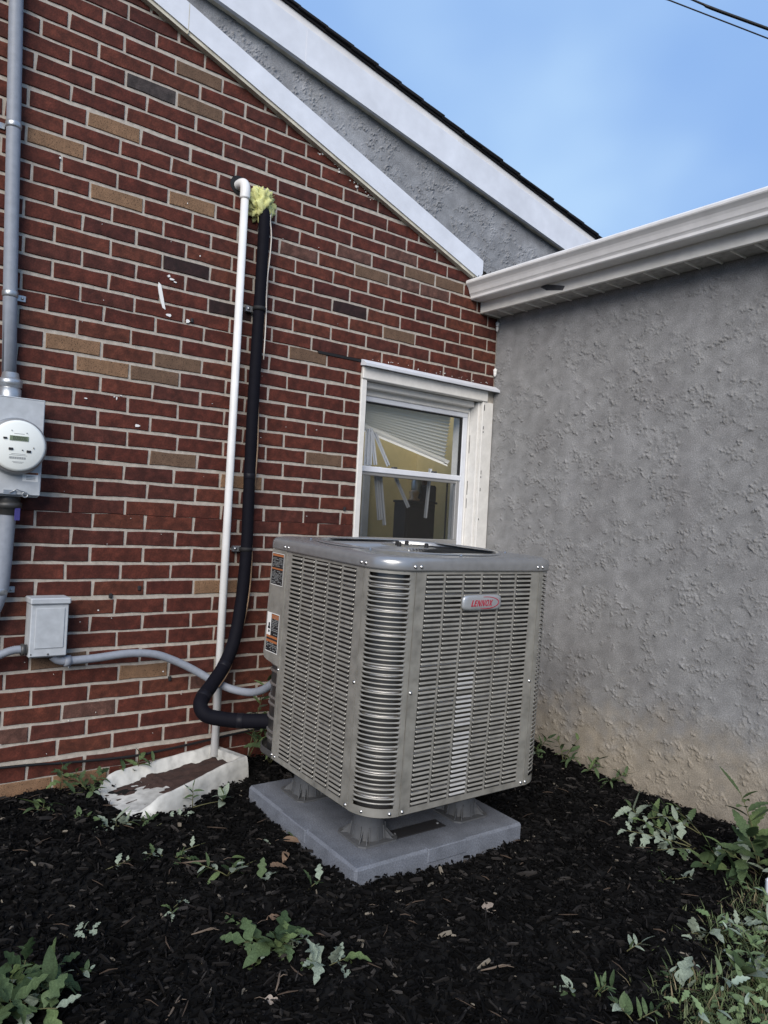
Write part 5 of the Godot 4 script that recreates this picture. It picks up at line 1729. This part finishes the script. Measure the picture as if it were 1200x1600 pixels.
func leaf_mesh(len: float, wid: float, teeth: int, depth: float, droop: float, fold: float, twist := 0.0) -> ArrayMesh:
	# a leaf along +z with its upper side +y; teeth > 0 gives a lobed or toothed outline
	var s := S(true)
	var n := maxi(10, teeth * 5)
	var mid: Array[Vector3] = []
	var lf: Array[Vector3] = []
	var rt: Array[Vector3] = []
	for i in n + 1:
		var t := float(i) / n
		var w := wid * 0.5 * pow(sin(PI * pow(t, 0.75)), 0.8) + 0.0006
		if t < 0.12: w *= 0.25 + t * 6.0
		var fw := 0.0
		var wl := w
		var wr := w
		if teeth > 0:
			var dd := depth * (1.0 - 0.6 * smoothstep(0.7, 1.0, t))
			wl *= 1.0 - dd * (1.0 - pow(0.5 + 0.5 * cos(TAU * (t * teeth + 0.35 + 0.12 * sin(t * 9.0))), 0.55))
			wr *= 1.0 - dd * (1.0 - pow(0.5 + 0.5 * cos(TAU * (t * teeth + 0.05 + 0.15 * sin(t * 7.0 + 2.0))), 0.55))
			fw = depth * 0.35 * w
		var ang := twist * t
		var c := Vector3(0, -droop * len * t * t, len * t * (1.0 - 0.25 * absf(droop) * t))
		var across := Vector3(cos(ang), sin(ang), 0)
		var lift := Vector3(-sin(ang), cos(ang), 0) * fold * w
		mid.append(c)
		lf.append(c + across * wl + lift + Vector3(0, 0, fw))
		rt.append(c - across * wr + lift + Vector3(0, 0, fw))
	for i in n:
		quad(s, mid[i], lf[i], lf[i + 1], mid[i + 1], Vector3.UP)
		quad(s, mid[i], mid[i + 1], rt[i + 1], rt[i], Vector3.UP)
	return fin(s)

func place_leaf(parent: Node3D, at: Vector3, dirn: Vector3, roll: float, mesh: Mesh, m: Material) -> void:
	var z := dirn.normalized()
	var x := Vector3.UP.cross(z)
	if x.length() < 0.05: x = Vector3.RIGHT
	x = x.normalized()
	var y := z.cross(x)
	var o := put("leaf", mesh, m, parent)
	o.transform = Transform3D(Basis(x, y, z) * Basis(Vector3(0, 0, 1), roll), at)

var leaf_cache := {}
func leaf_of(style: String, len: float, k: int) -> ArrayMesh:
	var key := "%s/%d/%d" % [style, int(round(len * 200.0)), k % 4]
	if not leaf_cache.has(key):
		var dr: float = [0.16, 0.42, 0.62, -0.05][k % 4]
		match style:
			"lobed": leaf_cache[key] = leaf_mesh(len, len * 0.52, 3, 0.60, dr, 0.22, 0.15 * (k % 3 - 1))
			"toothed": leaf_cache[key] = leaf_mesh(len, len * 0.34, 6, 0.30, dr, 0.25, 0.2 * (k % 3 - 1))
			"lance": leaf_cache[key] = leaf_mesh(len, len * 0.24, 0, 0.0, dr * 0.7, 0.3, 0.2 * (k % 3 - 1))
			_: leaf_cache[key] = leaf_mesh(len, len * 0.42, 0, 0.0, dr * 0.6, 0.25, 0.0)
	return leaf_cache[key]

# stems: [azimuth (deg, 0 = +x, 90 = towards the viewer's side), elevation (deg), length, leaves, leaf length, style, silver share]
func weed(label: String, x: float, z: float, stems: Array, group := "") -> Node3D:
	var w := thing("weed", label, "weed", Vector3(x, ground_y(x, z) + 0.004, z), group)
	for st in stems:
		var az := deg_to_rad(st[0])
		var el := deg_to_rad(st[1])
		var L: float = st[2]
		var d := Vector3(cos(az) * cos(el), sin(el), sin(az) * cos(el))
		var flat := Vector3(cos(az), 0, sin(az))
		var p := PackedVector3Array()
		for i in 6:
			var t := i / 5.0
			p.append(d * L * t + flat * L * 0.12 * t * t - Vector3.UP * L * 0.10 * t * t)
		var rr := PackedFloat32Array()
		for i in 6: rr.append(lerpf(0.0026, 0.0010, i / 5.0) * (0.6 + minf(L, 0.25) * 2.2))
		tube_part("stem", p, rr, 5, M.stem, w)
		var n := int(round(st[3] * 1.45))
		for i in n:
			var t := lerpf(0.25, 1.0, (i + 0.5) / n) if n > 1 else 1.0
			var f := t * 5.0
			var k := mini(int(f), 4)
			var at := p[k].lerp(p[k + 1], f - k)
			var tang := (p[k + 1] - p[k]).normalized()
			var ph := i * 2.4 + az * 3.0 + rng.randf_range(-0.4, 0.4)
			var side := tang.cross(Vector3.UP)
			if side.length() < 0.1: side = Vector3.RIGHT
			side = side.normalized()
			var up := side.cross(tang)
			var out := side * cos(ph) + up * (sin(ph) * 0.75 + 0.25)
			var open := 0.95 if t < 0.92 else 0.5
			var ld := (tang * (1.0 - open * 0.6) + out * open).normalized()
			ld.y = maxf(ld.y, -0.28)
			var sz: float = st[4] * rng.randf_range(0.5, 1.0) * (1.1 - 0.35 * t)
			var q := rng.randf()
			var m: Material = M.leaf_silver if q < st[6] else [M.leaf, M.leaf_dark, M.leaf_pale, M.leaf][rng.randi() % 4]
			place_leaf(w, at, ld, rng.randf_range(-0.5, 0.5), leaf_of(st[5], sz, rng.randi()), m)
	return w

func build_weeds() -> void:
	# left side and foreground
	weed("upright three leaved weed on the mulch at the far left, in front of the bricks", -2.279, 0.185, [[200, 18, 0.03, 3, 0.10, "lance", 0.1], [300, 70, 0.03, 3, 0.10, "lance", 0.2], [20, 15, 0.02, 2, 0.07, "toothed", 0.1]])
	weed("leafy green weed touching the open lip of the splash block", -2.10, 0.10, [[230, 45, 0.08, 4, 0.08, "lobed", 0.1], [330, 50, 0.08, 4, 0.08, "lobed", 0.0], [90, 30, 0.06, 4, 0.07, "ovate", 0.3], [160, 20, 0.08, 3, 0.08, "lance", 0.0]])
	weed("dark weed growing against the foot of the bricks left of the splash block", -2.185, 0.035, [[100, 75, 0.13, 5, 0.07, "lobed", 0.0], [40, 60, 0.10, 4, 0.06, "lobed", 0.0]])
	weed("small folded weed left of the silvery rosette near the splash block", -2.174, 0.306, [[200, 25, 0.03, 3, 0.05, "ovate", 0.3], [20, 30, 0.02, 2, 0.05, "ovate", 0.2]])
	weed("silvery rosette weed on the mulch in front of the splash block lip", -2.098, 0.408, [[180, 15, 0.05, 4, 0.07, "lobed", 0.8], [20, 25, 0.05, 4, 0.06, "lobed", 0.7], [280, 70, 0.03, 2, 0.09, "lance", 0.9]])
	weed("weed behind the splash block, its leaves crossing the black ground cable", -1.90, 0.03, [[95, 72, 0.12, 5, 0.075, "toothed", 0.0], [30, 55, 0.10, 3, 0.075, "lance", 0.0], [170, 45, 0.09, 3, 0.07, "lance", 0.0]])
	weed("flat silvery sprig lying in front of the splash block's long side", -1.968, 0.443, [[345, 8, 0.12, 5, 0.055, "lobed", 0.8]])
	weed("grey green lobed weed on bare mulch below the splash block", -2.004, 0.653, [[200, 20, 0.07, 5, 0.06, "lobed", 0.5], [60, 15, 0.07, 4, 0.06, "lobed", 0.3], [350, 10, 0.12, 2, 0.04, "lobed", 0.3]])
	weed("tiny flat weed with pale specks on the mulch, left foreground", -2.203, 0.646, [[350, 10, 0.08, 4, 0.045, "lobed", 0.5]])
	weed("slender seedling with bent stem beside the splash block's near wall", -1.805, 0.361, [[120, 80, 0.10, 5, 0.06, "lance", 0.2], [10, 12, 0.10, 1, 0.03, "lance", 0.0]])
	weed("four leaved seedling between the splash block and the equipment pad", -1.702, 0.386, [[100, 75, 0.06, 5, 0.075, "ovate", 0.55]])
	weed("tuft of spiky leaves poking over the splash block lip", -1.99, 0.41, [[90, 60, 0.02, 4, 0.06, "lance", 0.0], [200, 30, 0.02, 3, 0.05, "lance", 0.0]])
	weed("withered silvery weed on the mulch straight above the big lower left weed", -2.38, 0.90, [[10, 12, 0.06, 5, 0.045, "lobed", 0.9]])
	weed("torn silvery weed in the middle of the left foreground mulch", -2.112, 0.926, [[100, 25, 0.04, 4, 0.05, "lobed", 0.9], [340, 20, 0.05, 3, 0.04, "lobed", 0.6]])
	weed("drooping green weed with curled leaves left of the equipment pad", -1.895, 0.841, [[200, 35, 0.09, 5, 0.065, "lance", 0.3], [80, 60, 0.07, 5, 0.06, "ovate", 0.1], [350, 15, 0.10, 3, 0.05, "lance", 0.0]])
	weed("single toothed pale leaf pair next to the drooping weed", -1.83, 0.915, [[40, 30, 0.03, 3, 0.10, "lobed", 0.5]])
	weed("arched leaf weed just left of the pad's near corner", -1.736, 1.051, [[30, 50, 0.05, 3, 0.075, "lobed", 0.4]])
	weed("large broad lobed weed in the centre foreground mulch", -1.96, 1.235, [[195, 25, 0.07, 5, 0.115, "lobed", 0.0], [75, 35, 0.06, 5, 0.125, "lobed", 0.4], [20, 30, 0.06, 4, 0.10, "lobed", 0.1], [120, 25, 0.06, 4, 0.11, "lobed", 0.25]])
	weed("silvery lobed weed right of the large foreground weed", -1.885, 1.385, [[200, 35, 0.04, 4, 0.10, "lobed", 0.85], [20, 25, 0.05, 4, 0.09, "lobed", 0.5]])
	weed("small light green sprig left of the large foreground weed, beside a pale stick", -2.03, 1.085, [[10, 30, 0.03, 3, 0.06, "ovate", 0.1]])
	weed("dense leafy weed filling the lower left corner of the bed", -2.56, 1.15, [[200, 50, 0.10, 6, 0.11, "lobed", 0.25], [300, 55, 0.12, 6, 0.11, "lobed", 0.25], [10, 40, 0.11, 6, 0.11, "ovate", 0.4], [60, 30, 0.13, 6, 0.11, "lobed", 0.3], [110, 60, 0.09, 6, 0.12, "lobed", 0.15], [330, 25, 0.14, 5, 0.11, "lobed", 0.4], [270, 80, 0.08, 4, 0.10, "lobed", 0.2]])
	weed("yellowish crumpled sprig right of the dense lower left weed", -2.40, 1.07, [[20, 25, 0.03, 5, 0.035, "ovate", 0.2]])
	weed("tall weed behind the white drain pipe with its tip above the grey conduit", -1.42, 0.045, [[85, 80, 0.42, 12, 0.09, "toothed", 0.1], [50, 70, 0.30, 8, 0.09, "toothed", 0.05]])
	weed("bushy dark weed between the drain pipe and the air conditioner's left edge", -1.36, 0.13, [[100, 72, 0.24, 8, 0.10, "toothed", 0.0], [40, 60, 0.20, 6, 0.09, "toothed", 0.1], [160, 60, 0.18, 6, 0.09, "lobed", 0.1]])
	# along the stucco wall
	weed("weed at the foot of the stucco wall, nearest the air conditioner", -0.09, 0.52, [[200, 50, 0.12, 6, 0.08, "toothed", 0.2], [100, 60, 0.12, 6, 0.08, "toothed", 0.0], [150, 20, 0.10, 5, 0.07, "lobed", 0.4]])
	weed("weed with a long dry stalk leaning on the stucco wall", -0.07, 0.66, [[70, 70, 0.16, 2, 0.09, "lance", 0.0], [120, 35, 0.14, 6, 0.07, "toothed", 0.1], [300, 55, 0.12, 5, 0.07, "lance", 0.0]])
	weed("weed with a yellowing leaf along the stucco wall", -0.06, 0.78, [[110, 40, 0.12, 6, 0.07, "lance", 0.3], [60, 60, 0.10, 5, 0.07, "toothed", 0.0]])
	weed("last dark weed of the strip along the stucco wall", -0.05, 0.90, [[80, 45, 0.11, 6, 0.07, "toothed", 0.0], [140, 30, 0.10, 5, 0.07, "toothed", 0.2]])
	weed("weed with one tall pale leaf standing on the mulch right of the pad", -0.324, 1.244, [[250, 55, 0.06, 4, 0.13, "toothed", 0.4], [60, 25, 0.10, 5, 0.10, "toothed", 0.1], [180, 20, 0.06, 4, 0.09, "toothed", 0.2]])
	weed("long sprawling silvery weed lying towards the stucco wall", -0.353, 1.50, [[225, 16, 0.24, 9, 0.10, "lobed", 0.85], [250, 22, 0.20, 7, 0.09, "lobed", 0.7], [200, 10, 0.16, 6, 0.08, "lobed", 0.8]])
	weed("green and silver weed beside the sprawling silvery one, nearer the wall", -0.22, 1.44, [[230, 28, 0.18, 7, 0.10, "lance", 0.5], [280, 30, 0.14, 6, 0.08, "toothed", 0.4]])
	weed("low broad leaved weed below the tall weed at the right edge", -0.40, 1.63, [[200, 25, 0.10, 6, 0.10, "ovate", 0.1], [120, 30, 0.10, 6, 0.10, "ovate", 0.0], [300, 25, 0.10, 5, 0.09, "lobed", 0.3]])
	weed("tall weed with toothed dark leaves at the right edge by the stucco wall", -0.33, 1.72, [[250, 82, 0.30, 9, 0.16, "toothed", 0.05], [180, 65, 0.20, 6, 0.15, "toothed", 0.0], [120, 40, 0.14, 5, 0.15, "lance", 0.3], [215, 40, 0.16, 5, 0.14, "toothed", 0.1]])
	weed("small sprig with three pale leaves on the open mulch, right foreground", -1.165, 1.76, [[20, 30, 0.05, 4, 0.07, "lance", 0.8]])
	weed("thin yellow green seedling in the right foreground mulch", -1.385, 1.825, [[100, 65, 0.06, 5, 0.045, "lance", 0.0], [20, 30, 0.05, 3, 0.05, "lance", 0.0]])
	weed("flat pair of silvery leaves left of the thin seedling", -1.40, 1.78, [[200, 15, 0.02, 3, 0.075, "ovate", 0.9]])
	weed("silvery broad leaf weed near the grass edge, right foreground", -1.19, 1.925, [[300, 30, 0.05, 4, 0.06, "lance", 0.2], [50, 20, 0.03, 2, 0.10, "lobed", 1.0]])
	weed("clump of pale leaves at the bottom edge right of centre", -1.385, 1.935, [[240, 45, 0.06, 5, 0.06, "ovate", 0.6], [30, 35, 0.06, 6, 0.06, "lance", 0.3]])
	weed("silvery weed lying over the grass edge", -0.83, 1.84, [[190, 18, 0.12, 6, 0.09, "lobed", 0.95], [20, 18, 0.10, 5, 0.08, "lobed", 0.8]])
	weed("scattered little ovate leaves on the mulch below the sprawling weed", -0.617, 1.585, [[200, 8, 0.06, 4, 0.06, "ovate", 0.3], [20, 8, 0.05, 3, 0.055, "ovate", 0.5]])
	weed("broad leaved plantain in the grass at the lower right", -0.98, 2.00, [[200, 45, 0.03, 4, 0.11, "ovate", 0.2], [80, 50, 0.03, 4, 0.11, "ovate", 0.1], [320, 40, 0.03, 4, 0.10, "lance", 0.4]])
	weed("lance leaved weed in the grass below the right edge weeds", -0.66, 1.93, [[200, 50, 0.05, 5, 0.10, "lance", 0.5], [60, 45, 0.06, 6, 0.10, "lance", 0.2], [330, 50, 0.05, 5, 0.09, "ovate", 0.2]])
	weed("bushy green weed in the lower right corner", -0.95, 2.17, [[200, 55, 0.08, 7, 0.09, "lobed", 0.1], [80, 55, 0.08, 7, 0.09, "lobed", 0.1], [320, 50, 0.08, 7, 0.09, "lobed", 0.2], [270, 75, 0.10, 5, 0.08, "lobed", 0.1]])
	ground_leaves()
	# white downspout foot half hidden by the right edge weeds
	var d := thing("downspout", "white downspout foot behind the tall weed at the right edge", "downspout", Vector3(-0.05, -0.01, 1.775))
	box_part("elbow", Vector3(-0.052, 0.02, -0.04), Vector3(0.048, 0.30, 0.04), 0.008, M.white, d)
	box_part("band", Vector3(-0.055, 0.30, -0.043), Vector3(0.0485, 0.33, 0.043), 0.004, M.white, d)
	var s := S()
	box(s, Vector3(-0.44, 0.0, -0.03), Vector3(-0.055, 0.06, 0.04), 0.008, Transform3D(Basis(Vector3(0, 1, 0), 0.0) * Basis(Vector3(0, 0, 1), 0.06), Vector3(0.0, 0.035, 0.06)))
	put("outlet", fin(s), M.white, d)

func build_litter() -> void:
	var list := [
		["curled tan dead leaf beside the pad's left side", -1.642, 0.733, 0.075, "ovate", "dry", 0.6],
		["smaller tan dead leaf below the curled one by the pad", -1.672, 0.815, 0.055, "ovate", "dry", 2.2],
		["long brown dead leaf left of the pad corner", -1.775, 0.875, 0.085, "toothed", "dry", 0.2],
		["pale oak leaf lying on the mulch in front of the pad's right part", -1.314, 1.374, 0.085, "lobed", "dry_pale", 2.0],
		["white scrap of leaf left of the curled tan leaf", -1.70, 0.70, 0.040, "lobed", "leaf_silver", 1.1],
		["yellow green fallen leaf leaning on the pad's left side", -1.60, 0.69, 0.075, "ovate", "leaf_pale", 1.3],
		["crumpled pale scrap next to the splash block's rear end", -1.50, 0.36, 0.06, "ovate", "dry_pale", 0.4],
		["brown dead leaf above the large foreground weed", -1.925, 1.14, 0.09, "toothed", "dry", 0.1],
		["yellow green fallen leaf above the drooping weed", -1.845, 0.765, 0.05, "ovate", "leaf_pale", 0.4],
		["small pinkish dead leaf on the left foreground mulch", -2.02, 1.27, 0.03, "ovate", "dry", 2.5],
		["pale chip of leaf right of the pad's near corner", -1.62, 1.24, 0.035, "ovate", "dry_pale", 1.0],
		["tan crumpled leaf low in the centre foreground", -2.08, 1.42, 0.045, "lobed", "dry_pale", 0.9]]
	var i := 0
	for q in list:
		var o := thing("fallen_leaf", q[0], "leaf", Vector3(q[1], ground_y(q[1], q[2]) + 0.016, q[2]))
		place_leaf(o, Vector3.ZERO, Vector3(cos(q[6]), 0.12, sin(q[6])), rng.randf_range(-0.4, 0.4), leaf_of(q[4], q[3], 1 + i % 2), M[q[5]])
		tube_part("stalk", PackedVector3Array([Vector3.ZERO, Vector3(-cos(q[6]) * 0.012, 0.001, -sin(q[6]) * 0.012), Vector3(-cos(q[6]) * 0.025, -0.004, -sin(q[6]) * 0.022)]), 0.0009, 5, M.twig, o)
		i += 1
	var sticks := [["pale peeled stick on the mulch left of the large foreground weed", -2.08, 1.09, 0.10, 0.15], ["pair of thin straw sticks below the large foreground weed", -2.02, 1.38, 0.11, -0.9], ["grey weathered stick in the left foreground", -2.26, 1.33, 0.13, -0.8], ["thin twig lying flat in front of the pad", -1.52, 1.62, 0.12, 0.35], ["dark twig left of the pad near the drooping weed", -1.95, 0.74, 0.14, 0.5]]
	for q in sticks:
		var o := thing("stick", q[0], "stick", Vector3(q[1], ground_y(q[1], q[2]) + 0.016, q[2]))
		var d: Vector3 = Vector3(cos(q[4]), 0.03, sin(q[4])) * q[3] * 0.36
		tube_part("bark", PackedVector3Array([-d, -d * 0.3 + Vector3(0, 0.003, 0.003), d * 0.4 + Vector3(0.002, 0.002, -0.003), d]), [0.0014, 0.0028, 0.0024, 0.0008], 6, M.twig, o)
		tube_part("side_twig", PackedVector3Array([d * 0.2, d * 0.45 + Vector3(0.004, 0.006, 0.010), d * 0.6 + Vector3(0.008, 0.006, 0.022)]), [0.0016, 0.0012, 0.0006], 5, M.twig, o)
